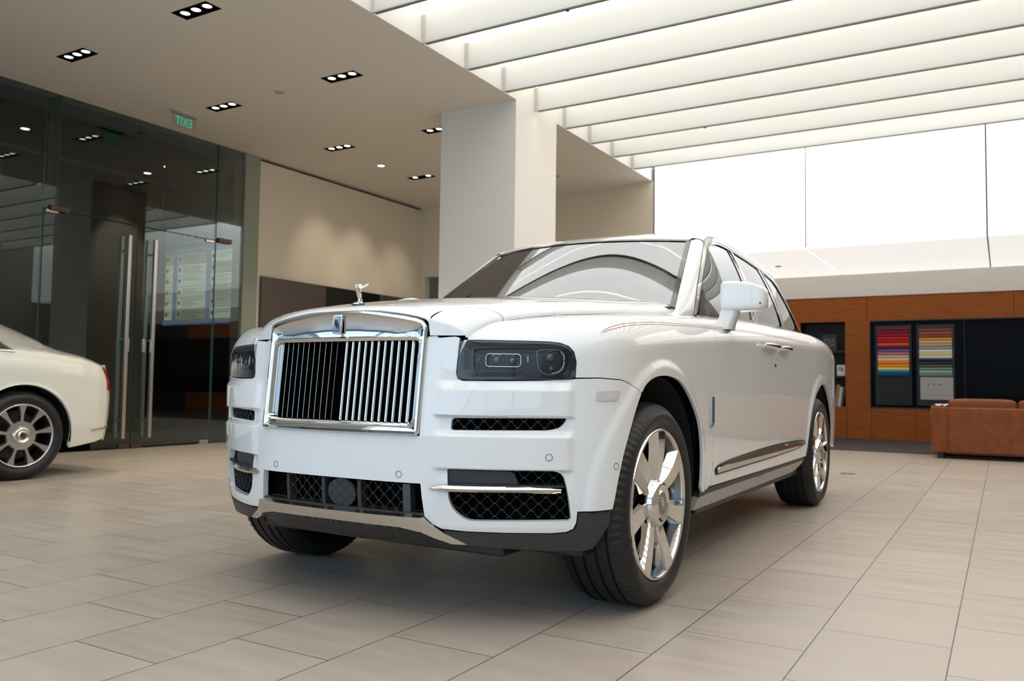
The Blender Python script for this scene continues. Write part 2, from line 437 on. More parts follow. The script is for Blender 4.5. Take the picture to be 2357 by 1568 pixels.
# lower claddings
blk=[(.470,.340),(.60,.3375),(.85,.338),(.91,.342),(.936,.355),(.943,.376),(.946,.412),(1.076,.416),(1.074,.37),(1.045,.322),(1.015,.283),(.974,.277),(.80,.280),(.557,.292),(.50,.315)]
for s in (1,-1):
    P=[(s*p[0],p[1]) for p in blk]
    sheet('bumper_cladding',P if s>0 else P[::-1],[],Ss(.002),.012,greyp,suv,.05)
sl1=[(2.015,.382),(2.10,.387),(2.162,.391),(4.245,.391),(4.258,.37),(2.183,.368),(2.02,.362)]
sl2=[(2.015,.360),(2.183,.366),(4.255,.368),(4.20,.345),(4.05,.318),(3.966,.310),(2.165,.306),(1.985,.305)]
for s in (1,-1):
    for nm,ol,m_,o_ in (('sill_trim',sl1,greyp,-.004),('sill_panel',sl2,sillm,-.006)):
        P=[(s*p[0],p[1]) for p in ol];sheet(nm,P if s>0 else P[::-1],[],Ss(o_),.03,m_,suv,.05)
# skid plate
sk=[(-.40,.386),(0,.384),(.40,.386),(.43,.362),(.47,.334),(.556,.294),(.50,.294),(.44,.312),(.39,.334),(.31,.346),(0,.348),(-.31,.346),(-.39,.334),(-.44,.312),(-.50,.294),(-.556,.294),(-.47,.334),(-.43,.362)][::-1]
def skf(u,w):
    p=S(u,w,0,False); k=np.sin(np.clip((.388-w)/.05,0,1)*pi/2)
    o=(.022-.008*k)*(1-sm(abs(np.asarray(u)),.37,.47))+.003;b=frame(u);p[...,0]+=b[2]*o;p[...,1]+=b[3]*o
    return p
sheet('skid_plate',sk,[],skf,.01,satin,suv,.05)
und=[(-.50,.292),(-.44,.310),(-.39,.332),(-.31,.343),(0,.345),(.31,.343),(.39,.332),(.44,.310),(.50,.292),(.44,.270),(0,.262),(-.44,.270)][::-1]
sheet('lower_valance',und,[],lambda u,w:S(u,w,.012-.0*w,False)+np.stack([0*w,(.345-w)*1.2,0*w],-1),.015,greyp,suv,.05)
# dark structure behind the panels
mb=MB()
mb.box(-.60,.60,-.57,.66,.27,.95);mb.box(-.50,.50,-.64,-.56,.3,.99)
mb.box(-.90,.90,.66,2.85,.26,1.02);mb.box(-.70,.70,2.7,4.25,.34,1.0)
mb.box(-.52,.52,-.55,.80,.9,1.04)
mb.build('underbody',blackp,suv,bevel=.01)
def inner_wall(us,ws,off,name,m_,flip=False):
    uu,ww=np.meshgrid(us,ws);P=S(uu.ravel(),ww.ravel(),off,False);n=len(us);f=[(j*n+i,j*n+i+1,(j+1)*n+i+1,(j+1)*n+i) for j in range(len(ws)-1) for i in range(n-1)]
    return MB().add([tuple(p) for p in P],f)
mb=MB()
for s in (1,-1):
    for a,b,w0_,w1_,o_ in ((.40,1.07,.30,.86,-.055),(2.0,4.25,.32,1.14,-.03),(.94,1.25,.84,.96,-.03),(5.33,6.6,.40,1.1,-.03)):
        q=inner_wall(np.linspace(a,b,30)*s,np.linspace(w0_,w1_,8),o_,'x',voidm);mb.add(q.v,q.f)
mb.build('inner_structure',voidm,suv,smooth=True)
# ---- bonnet
ZH=[(-.80,1.118),(-.76,1.131),(-.67,1.150),(-.55,1.170),(-.4,1.195),(-.2,1.218),(0,1.240),(.3,1.270),(.6,1.292),(.85,1.303),(1.2,1.31)]
_zy=np.linspace(-.8,1.2,300);_zh=np.interp(_zy,[k[0] for k in ZH],[k[1] for k in ZH]);_zh=np.convolve(np.pad(_zh,12,'edge'),np.hanning(25)/np.hanning(25).sum(),'valid')
HA,HB=.055,.030
_cy=np.linspace(-.735,.695,60);_q=[xyw(float(xk(y))-.001,y) for y in _cy];_cz=np.array([float(S(np.array([a]),np.array([b]))[0,2]) for a,b in _q])
_cz=np.convolve(np.pad(_cz,3,'edge'),np.ones(7)/7,'valid')
def ZCF(y): return np.where(y<.69,np.interp(y,_cy,_cz),T(y))
LEDGE=[(-.8,-.006),(1.2,-.006)]
def hood(phi,w,a0=pi/2):
    phi=np.asarray(phi,float);w=np.asarray(w,float)
    sp,cp=np.sin(phi),np.clip(np.cos(phi),0,1)
    g=np.sign(sp)*np.abs(sp)**.78;h=cp**.80
    th=np.clip(w/HB,0,pi/2);over=np.maximum(0,w-HB*pi/2)
    s=HA*(1-np.cos(th))+over
    yb=np.full_like(phi,-.75);x=g*.5
    for _ in range(5):
        yf=np.interp(x,cx[2200:3801],cy[2200:3801])+.030
        y=yf+s; x=g*xk(y)
    tt=np.clip((y-.45)/.45,0,1)
    zc=ZCF(y)+.001+.045*tt*tt; zz=np.interp(y,_zy,_zh)
    z=zc+np.maximum(.002,zz-HB*(1-np.sin(th))-zc)*h+np.minimum(w,0)
    return np.stack([x,y,z],-1)
def hoodgrid(name,w0f,w1,nphi=120,nw=60):
    ph=np.linspace(-pi/2,pi/2,nphi);V=[];
    for j in range(nw+1):
        t=(j/nw)**1.3
        lo=w0f(ph);V.append(np.stack([ph,lo+(w1-lo)*t],1))
    V=np.vstack(V);P=hood(V[:,0],V[:,1]);N=fnormal(hood,V,.002)
    f=[(j*nphi+i,j*nphi+i+1,(j+1)*nphi+i+1,(j+1)*nphi+i) for j in range(nw) for i in range(nphi-1)]
    up=N[:,2]<-.02;N[up]*=-1
    fr=(abs(N[:,2])<=.02)&(N[:,1]>0);N[fr]*=-1
    verts=list(P);norms=[]
    F=[]
    for q in f:
        a,b,c=P[q[0]],P[q[1]],P[q[2]];n=np.cross(b-a,c-a)
        if n@N[q[0]]<0:q=q[::-1]
        F.append(q)
    norms=[N[i] for q in F for i in q]
    # skirt round the edges
    ring=[i for i in range(nphi)]+[j*nphi+nphi-1 for j in range(1,nw+1)]+[nw*nphi+i for i in range(nphi-2,-1,-1)]+[j*nphi for j in range(nw-1,0,-1)]
    o0=len(verts)
    for i in ring: verts.append(P[i]-N[i]*.012)
    for k in range(len(ring)):
        k2=(k+1)%len(ring);q=(ring[k2],ring[k],o0+k,o0+k2);F.append(q)
        n=np.cross(verts[q[1]]-verts[q[0]],verts[q[2]]-verts[q[1]]);n/=max(1e-12,np.linalg.norm(n));norms+=[n]*4
    me=bpy.data.meshes.new(name);me.from_pydata([tuple(map(float,v)) for v in verts],[],[tuple(map(int,q)) for q in F]);me.shade_smooth()
    me.normals_split_custom_set([tuple(map(float,n)) for n in norms]);return link(name,me,paint,suv)
ARC=[(0,1.117),(.10,1.115),(.18,1.108),(.29,1.094),(.35,1.083),(.375,1.074),(.389,1.060),(.3935,1.045)]
def lipw(ph):
    P=hood(ph,0*ph);x=abs(P[:,0]);z0=P[:,2]
    arc=np.interp(x,[a[0] for a in ARC],[a[1] for a in ARC])+.006
    tgt=np.where(x<.394,arc,1.019+(.0)*x)
    k=np.clip((x-.372)/.02,0,1);tgt=np.where((x>=.3935),1.0195,arc)
    return np.minimum(tgt-z0,.02)
wn=.105
hoodgrid('bonnet_nose',lipw,wn,160,26)
_ph=np.linspace(-pi/2,pi/2,160);_w1=1.0+(.845-.13*np.abs(np.sin(_ph))**6-hood(_ph,np.full(160,1.0))[:,1])
hoodgrid('bonnet',lambda ph:np.full_like(ph,wn+.004),_w1,160,70)
# pinstripe
for dz in (0,.0085):
    L=cr([(1.035+dz*1.5,1.036),(1.06,1.049-dz*.7),(1.11,1.063-dz),(1.22,1.081-dz),(1.478,1.104-dz),(1.75,1.118-dz),(1.99,1.128-dz),(2.4,1.143-dz),(2.9,1.157-dz),(3.6,1.166-dz),(4.4,1.172-dz)],10)
    ribbon(SW(L),.0020,Ss(.0015),'coachline',pinkm,suv)
# ---- grille
GY=lambda x,z,o=0: None
def Sg(off): # grille plane surface, no shoulder
    def f(u,w):
        u=np.asarray(u,float);w=np.asarray(w,float);bx,by,n1,n2=frame(u);s=lean(u,w)-off
        return np.stack([bx-n1*s,by-n2*s,w],-1)
    return f
outer=[(-x,z) for x,z in ARC[::-1]]+ARC[1:]+[(.388,.90),(.382,.70),(.381,.673),(.376,.668),(0,.667),(-.376,.668),(-.381,.673),(-.382,.70),(-.388,.90)]
outer=byangle(np.array(outer)[::-1],240,(0,.87))
opn=byangle(fillet([(-.360,1.003),(.360,1.003),(.352,.710),(-.352,.710)],[.006,.006,.02,.02]),240,(0,.87))
o2=shrink(outer,.006);
c0=np.array([0,.87])
l_=[Sg(-.03)(outer[:,0],outer[:,1]),Sg(.006)(outer[:,0],outer[:,1]),Sg(.013)(*shrink(outer,.005).T),Sg(.014)(*shrink(outer,.014).T),Sg(.008)(*shrink(outer,.019).T)]
ob=byangle(fillet([(-.368,1.020),(.368,1.020),(.360,.700),(-.360,.700)],[.006,.006,.02,.02]),240,(0,.87))
l_+=[Sg(.002)(*ob.T),Sg(.010)(*(ob*.7+opn*.3).T),Sg(.004)(*opn.T),Sg(-.05)(*opn.T)]
gf=loft('grille_frame',l_,chrome,suv,angle=50)
gap=loft('grille_gasket',[Sg(-.03)(*shrink(outer,-.004).T),Sg(-.007)(*shrink(outer,-.004).T),Sg(-.007)(*shrink(outer,.001).T)],voidm,gf)
mesh('grille_backing',[Sg(-.058)(x,z) for x,z in ((-.36,.70),(.36,.70),(.36,1.01),(-.36,1.01))],[(0,1,2,3)],voidm,gf)
def vane(x0,sgn,wide):
    mb=MB();a=radians(14 if sgn>0 else 4)*sgn;ca,sa=cos(a),sin(a);sec=[]
    W,D=wide,(.030 if sgn>0 else .018)
    prof=[(-W*.5,0.004),(-W*.30,-.002),(0,-.0035),(W*.30,-.002),(W*.5,.004),(W*.36,D),(-W*.36,D)]
    zs=[.712]+list(np.linspace(.72,.99,4))+[1.002]
    v=[]
    for z in zs:
        b=Sg(-.012)(x0*(1-(.02*(1.0-z)/.3)),z)
        for (px,py) in prof: v.append((b[0]+px*ca-py*sa,b[1]+px*sa+py*ca,z))
    n=len(prof);f=[(j*n+i,j*n+(i+1)%n,(j+1)*n+(i+1)%n,(j+1)*n+i) for j in range(len(zs)-1) for i in range(n)]+[tuple(range(n)),tuple(range((len(zs)-1)*n,len(zs)*n))]
    return mb.add(v,f).build('grille_vane',chrome,gf,smooth=True,angle=60)
for k in range(11):
    vane(-.022-.0302*k,1,.0048)
    vane(.022+.0305*k,-1,.0115)
# badge
bp=Sg(.013)(-.008,1.066)
bd=prism('badge',fillet([(-.021,-.036),(.021,-.036),(.021,.036),(-.021,.036)],.006),'y',-.006,.004,chrome,gf,bevel=.0015)
Mb=Matrix.Translation(Vector(bp))@Matrix.Rotation(-.09,4,'X')
bd.data.transform(Mb)
fr_=prism('badge_field',fillet([(-.0165,-.031),(.0165,-.031),(.0165,.031),(-.0165,.031)],.004),'y',-.0068,-.0055,darkchrome,bd);fr_.data.transform(Mb)
R90=Matrix.Rotation(pi/2,4,'X')
def btext(s,size,x,z,m_,d=.0006,par=None,y=-.0078): 
    return text('badge_lettering',s,size,d,m_,par or bd,Mb@Matrix.Translation((x,y,z))@R90)
btext('R',.030,-.003,.005,blackp);btext('R',.030,.004,-.007,blackp)
btext('ROLLS',.0085,0,.0235,chrome);btext('ROYCE',.0085,0,-.0245,chrome)
# ---- bonnet figure (leaning winged lady)
orn=MB();ob_=Vector((0,-.672,1.150))
orn.lathe([(0,.030),(.004,.030),(.006,.022),(.009,.018)],24,'z',(0,0,0))
orb=orn.build('hood_ornament',chrome,suv,smooth=True,angle=60);orb.location=ob_
def skinned(name,verts,edges,radii,m_,parent,sub=2):
    me=bpy.data.meshes.new(name);me.from_pydata(verts,edges,[]);o=link(name,me,m_,parent)
    md=o.modifiers.new('skin','SKIN')
    if not me.skin_vertices: me.skin_vertices.new()
    for i,r in enumerate(radii): me.skin_vertices[0].data[i].radius=(r,r) if not isinstance(r,tuple) else r
    me.skin_vertices[0].data[0].use_root=True
    s_=o.modifiers.new('sub','SUBSURF');s_.levels=sub;s_.render_levels=sub
    return o
fv=[(0,.006,.006),(0,.004,.020),(0,.001,.034),(0,-.004,.050),(0,-.010,.063),(0,-.018,.070),(0,-.024,.074)]
fg=skinned('figure',fv,[(i,i+1) for i in range(6)],[.014,.0075,.0095,.0115,.010,.006,.0085],chrome,orb)
for s in (1,-1):
    wv=[(s*.003,-.010,.060),(s*.012,.004,.068),(s*.018,.018,.077),(s*.021,.030,.085)]
    skinned('wing',wv,[(0,1),(1,2),(2,3)],[(.007,.006),(.011,.005),(.013,.0045),(.008,.004)],chrome,orb)
# ---- headlamps
def lamp(s):
    def Q(P,off,f=Ss):
        P=np.array(P);r=f(off)(P[:,0],zw(P[:,0],P[:,1]));r=np.array(r);r[:,0]*=s;return r
    n=160;c0=(.72,.935)
    O=byangle(LAMPH,n,c0);I=byangle(fillet([(.566,.974),(.567,.899),(.725,.897),(.745,.893),(.768,.880),(.875,.878),(.900,.898),(.909,.943),(.893,.975),(.70,.978)],[.012,.01,.01,.01,.01,.012,.012,.02,.02,.01]),n,c0)
    O=shrink(O,.0015)
    h=loft('headlight',[Q(O,-.03),Q(O,-.004),Q(shrink(O,.004),-.003),Q(O*.55+I*.45,-.010),Q(O*.15+I*.85,-.022),Q(I,-.024),Q(shrink(I,.0015),-.030)],lampgrey,suv,angle=50)
    fs=lambda off:(lambda a,b:S(np.asarray(a),np.asarray(b),off,False))
    LP=lambda P:[(s*p[0],float(zw(abs(p[0]),p[1]))) for p in (P if (s>0) else P[::-1])]
    inn=sheet('lamp_recess',LP(shrink(I,.001)),[],fs(-.034),.02,lampblack,h,.0)
    # cover
    cov=sheet('lamp_cover',LP(shrink(O,.0015)),[],fs(.0015),.02,glasslamp,h,.0)
    def tubeon(P,r,off,nm,m_):
        mb=MB();mb.tube([tuple(p) for p in Q(P,off)],r,8,closed=True);return mb.build(nm,m_,h,smooth=True,angle=180)
    tubeon(rrect(.613,.737,.9115,.9555,.012),.0022,-.024,'daylight_ring',chrome)
    big=cr([(.797,.968),(.795,.935),(.802,.905),(.822,.888),(.860,.888),(.886,.905),(.893,.935),(.887,.965),(.865,.972),(.82,.972)],6,closed=True)
    tubeon(big,.0009,-.026,'reflector_outline',satin)
    rp=cr([(.878,.966),(.888,.95),(.889,.925),(.880,.905),(.862,.893),(.845,.891)],8)
    MB().tube([tuple(p) for p in Q(rp,-.022)],.0020,8).build('light_guide',chrome,h,smooth=True,angle=180)
    for (u_,z_,r_) in ((.650,.934,.019),(.707,.932,.017),(.842,.946,.020),(.846,.906,.013)):
        p=Q([(u_,z_)],-.046)[0]
        nrm=np.array([frame(u_)[2]*s,frame(u_)[3],0])
        mb=MB();mb.lathe([(0,r_*1.15),(.010,r_*1.15),(.010,r_),(.004,r_*.95)],24,'z')
        o=mb.build('projector_ring',darkchrome,h,smooth=True,angle=40)
        rot=Vector(nrm).to_track_quat('Z','Y').to_matrix().to_4x4();o.data.transform(Matrix.Translation(Vector(p))@rot)
        q=blob('projector_lens',(0,0,0),(r_*.95,r_*.95,.012),1,1,lensm,h,nu=24,nv=12);q.data.transform(Matrix.Translation(Vector(p)+Vector(nrm)*.006)@rot)
    p=Q([(.762,.938)],-.030)[0];mb=MB().box(-.004,.004,-.004,.004,-.012,.012);o=mb.build('side_marker_prism',satin,h,bevel=.002);o.data.transform(Matrix.Translation(Vector(p)))
    p=Q([(.588,.935)],-.032)[0];prism('amber_prism',[(-.006,-.010),(.008,0),(-.006,.012)],'y',-.004,.004,mat('amber_dark',(.10,.085,.04),.3),h).data.transform(Matrix.Translation(Vector(p)))
    return h
for s in (1,-1): lamp(s)
# ---- vents and intake meshes
def netting(poly,off,pu,pz,amp,name,m_,parent,sgn=1,wid=.0021,lift=None):
    P=np.array(poly);x0,z0=P.min(0);x1,z1=P.max(0);mb=MB();k=0;z=z0-pz
    P_=shrink(P,-.002)
    while z<z1+pz:
        us=np.arange(x0,x1,.005);zz=z+amp*np.cos(2*pi*us/pu+(pi if k%2 else 0));q=np.stack([us,zz],1);ins=inside(P_,q)
        run=[]
        for ii,(a,b) in enumerate(zip(q,ins)):
            if b: run.append(a)
            if (not b or ii==len(q)-1) and len(run)>2:
                r=np.array(run)
                for o_ in (0,):
                    A3=Ss(off)(r[:,0],r[:,1]+wid/2);B3=Ss(off)(r[:,0],r[:,1]-wid/2);C3=Ss(off-.006)(r[:,0],r[:,1]+wid/2);D3=Ss(off-.006)(r[:,0],r[:,1]-wid/2)
                    v=[*A3,*B3,*C3,*D3];n=len(r)
                    for w_ in v: w_[0]*=sgn
                    f=[]
                    for i in range(n-1): f+=[(i,i+1,n+i+1,n+i),(i,i+1,2*n+i+1,2*n+i),(n+i,n+i+1,3*n+i+1,3*n+i)]
                    mb.add([tuple(w_) for w_ in v],f)
            if not b: run=[]
        z+=pz;k+=1
    return mb.build(name,m_,parent,fix=True)
for s in (1,-1):
    def face(poly,off,nm,m_,par,grow=.004,back=None):
        P=shrink(resample(poly,.01),-grow);r=Ss(off)(P[:,0],P[:,1]);r[:,0]*=s
        c=Ss(off)(np.array([P[:,0].mean()]),np.array([P[:,1].mean()]));c[:,0]*=s
        return sheet(nm,[(s*p[0],p[1]) for p in (P if s>0 else P[::-1])],[],Ss(off),.03,m_,par,.004)
    v=face(vent,-.034,'bumper_vent',voidm,suv)
    netting(vent,-.016,.047,.0215,.0100,'vent_mesh',meshm,v,s)
    L=face(low,-.052,'lower_intake',voidm,suv)
    netting(shrink(resample(low,.01),.004),-.026,.052,.0225,.0108,'intake_mesh',meshm,L,s)
    b=[(.488,.552),(.70,.552),(.72,.545),(.73,.520),(.735,.506),(.486,.506)]
    sheet('intake_blank',[(s*p[0],p[1]) for p in (b if s>0 else b[::-1])],[],Ss(-.012),.03,greyp,L,.02)
    sh=[(.484,.509),(.905,.507),(.905,.499),(.484,.500)]
    sheet('intake_shelf',[(s*p[0],p[1]) for p in (sh[::-1] if s>0 else sh)],[],Ss(-.004),.03,blackp,L,.03)
    # bright bar
    us=np.linspace(.421,.884,40);mb=MB();rings=[]
    for i,u_ in enumerate(us):
        k=min(1,(u_-.421)/.05);e=.0135*(.35+.65*math.sqrt(k)) if k<1 else .0135
        o_=.004+.014*sm(u_,.421,.50)-.030*sm(u_,.55,.88)
        if u_>.872: e*=.8
        zc=.491+(-.002)*(1-k)
        prof=[(-e,-.010),(-e*.75,o_),(0,o_+.006),(e*.75,o_),(e,-.010)]
        for dz,of in prof:
            p=Ss(of)(u_,zc+dz);rings.append((p[0]*s,p[1],p[2]))
    n=5;f=[(i*n+j,i*n+j+1,(i+1)*n+j+1,(i+1)*n+j) for i in range(39) for j in range(4)]+[(0,1,2,3,4),tuple(39*5+j for j in range(5))]
    MB().add(rings,f).build('intake_bright_bar',satin,suv,smooth=True,angle=50)
    # side marker
    mk=fillet([(1.0,.798),(1.004,.831),(1.102,.834),(1.108,.826),(1.098,.802),(1.09,.798)],.006)
    P=[(s*p[0],p[1]) for p in (mk if s<0 else mk[::-1])]
    mo=sheet('side_marker_lamp',P,[],Ss(.0035),.012,mat('marker_clear',(.60,.57,.54),.15,coat=1),suv,.006)
    q=rrect(1.040,1.094,.804,.827,.005);sheet('marker_lens',[(s*p[0],p[1]) for p in (q if s>0 else q[::-1])],[],Ss(.0045),.012,mat('marker_lens',(.62,.60,.57),.1,coat=1),mo,.002)
# centre intake
ci=fillet([(-.384,.499),(.384,.499),(.390,.46),(.400,.392),(-.400,.392),(-.390,.46)],.004)
CI=sheet('centre_intake',shrink(resample(ci,.02),-.01),[],Ss(-.055),.03,voidm,suv,.0)
def subpoly(a,b): return [(a,.498),(b,.498),(b,.394),(a,.394)]
for a,b in ((-.236,-.062),(.128,.312)):
    netting(subpoly(a,b),-.020,.050,.0235,.0112,'centre_mesh',meshm,CI,1)
for a,b in ((-.250,-.236),(-.062,-.046),(.112,.128),(.312,.343)):
    box_=[(a,.396),(b,.396),(b,.496),(a,.496)];sheet('intake_divider',box_,[],Ss(-.010),.02,greyp if a!=.312 else lampgrey,CI,.04)
cc=[(.033+.066*cos(t),.446+.052*sin(t)) for t in np.linspace(0,2*pi,40,endpoint=False)]
rd=sheet('radar_cover',cc,[],Ss(-.014),.012,greyp,CI,.01)
netting(cc,-.012,.05,.0185,.0085,'radar_mesh',meshm,CI,1)
sheet('intake_ledge',[(-.395,.397),(.395,.397),(.400,.390),(-.400,.390)],[],Ss(-.002),.02,greyp,CI,.05)
for lx in (-.36,.36): pass
# parking sensors
for (u_,z_) in ((.837,.603),(-.837,.603),(1.085,.570),(-1.085,.570),(.302,.530),(-.302,.530)):
    f=Ss(.0)
    mb=MB();mb.tube([tuple(f(u_+.0115*cos(t)*(1),z_+.0115*sin(t))+np.array([frame(u_)[2],frame(u_)[3],0])*(disp(u_,z_)+.0)) for t in np.linspace(0,2*pi,28,endpoint=False)],.0011,6,closed=True)
    mb.build('parking_sensor',blackp,suv,smooth=True,angle=180)
# ---- side details
for s in (1,-1):
    so=cr([(2.206,.478),(2.35,.497),(2.8,.513),(3.3,.523),(3.8,.521),(4.10,.513),(4.205,.502),(4.212,.492),(4.19,.478),(4.0,.463),(3.4,.451),(2.8,.447),(2.25,.444),(2.212,.446)],5,closed=True)
    P=[(s*p[0],p[1]) for p in (so if s<0 else so[::-1])];g=sheet('side_trim_strip',P,[],Ss(.004),.02,blackp,suv,.006)
    si=cr([(2.218,.474),(2.35,.489),(2.8,.503),(3.3,.511),(3.8,.510),(4.08,.503),(4.188,.493),(4.16,.481),(4.0,.472),(3.4,.461),(2.8,.457),(2.25,.453),(2.221,.455)],5,closed=True)
    def stf(u,w,s=s): 
        o=np.interp(w,[.446,.450,.480,.524],[.004,.009,.016,.004]);return S(u,w,o,False)
    P=[(s*p[0],p[1]) for p in (si if s<0 else si[::-1])];sheet('strip_bright_inlay',P,[],stf,.008,mat('strip_metal',(.55,.54,.52),.26,1.),g,.006,grid=(.02,.004))
    # wing emblem blade
    mb=MB();zz=np.linspace(.672,.812,14);rings=[]
    for z_ in zz:
        e=.5+.5*min(1,min(z_-.668,.816-z_)/.012)
        for du,of in ((-.015,0),(-.013,.010*e),(.012,.013*e),(.016,.004),(.016,0)):
            p=Ss(of)(2.118+(z_-.67)*.03+du,z_);rings.append((p[0]*s,p[1],p[2]))
    n=5;f=[(i*n+j,i*n+j+1,(i+1)*n+j+1,(i+1)*n+j) for i in range(13) for j in range(4)]+[(0,1,2,3,4),tuple(13*5+j for j in range(5))]
    MB().add(rings,f).build('wing_emblem_blade',darkchrome,suv,smooth=True,angle=40)  # dark metal colour stands in for chrome reflecting dark surroundings
def handle(s,u0,u1,par):
    c=(u0+u1)/2;h=MB();rings=[];N=22
    for i in range(N):
        t=i/(N-1);u_=u0+(u1-u0)*t;e=math.sin(pi*min(1,max(0,.06+t*.88)))**.25
        zc=1.094;of=.024+.008*sin(pi*t)
        for a in np.linspace(0,2*pi,12,endpoint=False):
            p=S(u_,float(zw(u_,zc))+.012*e*sin(a),of+.007*e*cos(a),False);rings.append((p[0]*s,p[1],p[2]))
    n=12;f=[(i*n+j,i*n+(j+1)%n,(i+1)*n+(j+1)%n,(i+1)*n+j) for i in range(N-1) for j in range(n)]+[tuple(range(n)),tuple((N-1)*n+j for j in range(n))]
    o=h.add(rings,f).build('door_handle',chrome,par,smooth=True,angle=60)
    cup=[(c+(u1-u0)*.40*cos(t),float(zw(c,1.072))+.034*sin(t)) for t in np.linspace(0,2*pi,32,endpoint=False)]
    P=[(s*p[0],p[1]) for p in cup]
    sheet('handle_cup',P if s>0 else P[::-1],[],Ss(.0012),.012,mat('handle_cup_metal',(.80,.79,.77),.35,.6),o,.004)
for s,i in ((1,0),(-1,3)):
    handle(s,3.05,3.40,doors[i]);handle(s,3.44,3.72,doors[i+1])
    q=blob('keyhole',(0,0,0),(.005,.009,.011),1,1,blackgloss,doors[i],nu=16,nv=8);p=Ss(.003)(3.36,.985);q.data.transform(Matrix.Translation((p[0]*s,p[1],p[2])))
# ---- greenhouse
def Gf(off,s=1):
    def f(y,z):
        y=np.asarray(y,float);z=np.asarray(z,float);return np.stack([s*(G(y,z)+off*.85),y,z+off*.4],-1)
    return f
DLO=cr([(.938,1.197),(1.005,1.290),(1.09,1.392),(1.24,1.528),(1.393,1.642),(1.48,1.688),(1.599,1.720),(1.814,1.748),(2.141,1.746),(2.732,1.703),(3.00,1.675),(3.09,1.640),(3.15,1.56),(3.225,1.45),(3.35,1.345),(3.52,1.262)],6)
DLO=np.vstack([DLO,[(3.3,1.246),(2.785,1.226),(1.971,1.214),(1.41,1.201),(1.19,1.196),(.96,1.193)]])
WIN=shrink(resample(DLO,.02),.022)
for s in (1,-1):
    fl=lambda P: [tuple(p) for p in (P if s>0 else P[::-1])]
    ch=sheet('window_surround',fl(DLO),[fl(WIN)],Gf(.004,s),.012,chrome,suv,.012,flip=(s<0))
    W3=shrink(resample(DLO,.02),.038)
    sheet('window_rubber',fl(shrink(resample(DLO,.02),.019)),[fl(W3)],Gf(.0015,s),.014,blackgloss,suv,.01,flip=(s<0))
    sheet('window_gasket',fl(shrink(resample(DLO,.02),-.005)),[fl(shrink(resample(DLO,.02),.001))],Gf(.003,s),.014,blackgloss,suv,.01,flip=(s<0))
    # glass panes
    W=shrink(resample(DLO,.02),.033)
    def clip(a,b):
        # a,b: (y at z=1.2, y at z=1.72) for left and right limits
        out=[]
        P=[tuple(p) for p in resample(W,.01)]
        lo=lambda z:a[0]+(a[1]-a[0])*(z-1.2)/.52;hi=lambda z:b[0]+(b[1]-b[0])*(z-1.2)/.52
        return [(min(max(p[0],lo(p[1])),hi(p[1])),p[1]) for p in P]
    for nm,a,b in (('front_door_glass',(.5,.5),(1.80,1.99)),('rear_door_glass',(1.96,2.09),(2.60,2.635)),('quarter_glass',(2.68,2.74),(4,4))):
        P=clip(a,b);Q=[P[0]]
        for p in P[1:]:
            if math.hypot(p[0]-Q[-1][0],p[1]-Q[-1][1])>.002: Q.append(p)
        sheet(nm,fl(np.array(Q)),[],Gf(-.006,s),.05,glassside,suv,.0,flip=(s<0))
    for a,b in (((1.795,1.985),(1.872,2.028)),((1.888,2.042),(1.965,2.095)),((2.597,2.632),(2.683,2.743))):
        z0,z1=1.205,1.735;yy=lambda a_,z:a_[0]+(a_[1]-a_[0])*(z-1.2)/.52
        Pq=[(yy(a,z0),z0),(yy(b,z0),z0),(yy(b,z1-.012),z1-.012),(yy(a,z1-.012),z1-.012)]
        if a[0]>2.5: Pq=[(yy(a,z0),z0+.015),(yy(b,z0),z0+.015),(yy(b,1.69),1.685),(yy(a,1.69),1.688)]
        sheet('window_pillar',fl(np.array(Pq)),[],Gf(-.001,s),.03,blackgloss,suv,.02,flip=(s<0))
    for a in ((1.880,2.035),(2.672,2.733)):
        z0,z1=1.222,(1.715 if a[0]<2 else 1.675);yy=lambda z:a[0]+(a[1]-a[0])*(z-1.2)/.52
        P=[(yy(z0)-.006,z0),(yy(z0)+.006,z0),(yy(z1)+.006,z1),(yy(z1)-.006,z1)]
        sheet('pillar_bright_strip',fl(np.array(P)),[],Gf(.004,s),.03,chrome,suv,.006,flip=(s<0))
    tri=[(1.008,1.212),(1.118,1.212),(1.126,1.365),(1.052,1.295)]
    sheet('mirror_sail',fl(np.array(tri)),[],Gf(.003,s),.03,blackp,suv,.01,flip=(s<0))
# A pillars
def WSE(t): # windscreen edge curve, t 0 base .. 1 top
    P=np.array([(.783,.685,1.199),(.758,.80,1.280),(.699,1.075,1.469),(.650,1.300,1.621),(.632,1.385,1.677)])
    return P
Wc=cr(WSE(0),8)
dl=cr([(.82,1.155),(.938,1.200),(1.005,1.290),(1.09,1.392),(1.24,1.528),(1.393,1.642),(1.475,1.683)],8)
Dc=Gf(0)(dl[:,0]+.0,dl[:,1]);
def par(P,n): 
    L=np.r_[0,np.cumsum(np.linalg.norm(np.diff(P,axis=0),axis=1))];t=np.linspace(0,L[-1],n);return np.stack([np.interp(t,L,P[:,k]) for k in range(3)],1)
NW=40;Wp=par(Wc,NW);Dp=par(Dc,NW)
for s in (1,-1):
    rows=[]
    wn_=np.linalg.norm(Dp-Wp,axis=1)[:,None]
    for t in np.linspace(0,1,9):
        out=np.array([.60,-.55,.45]);out/=np.linalg.norm(out)
        rows.append(Wp*(1-t)+Dp*t+out*wn_*.15*np.sin(pi*t)**.9)
    v=np.vstack([rows[0]-np.array([.01,-.02,.02])]+rows+[rows[-1]-np.array([.02,0,0])]);v[:,0]*=s
    n=NW;f=[(j*n+i,j*n+i+1,(j+1)*n+i+1,(j+1)*n+i) for j in range(len(rows)+1) for i in range(n-1)]
    MB().add([tuple(p) for p in v],f).build('windscreen_pillar',paint,suv,smooth=True,angle=60)
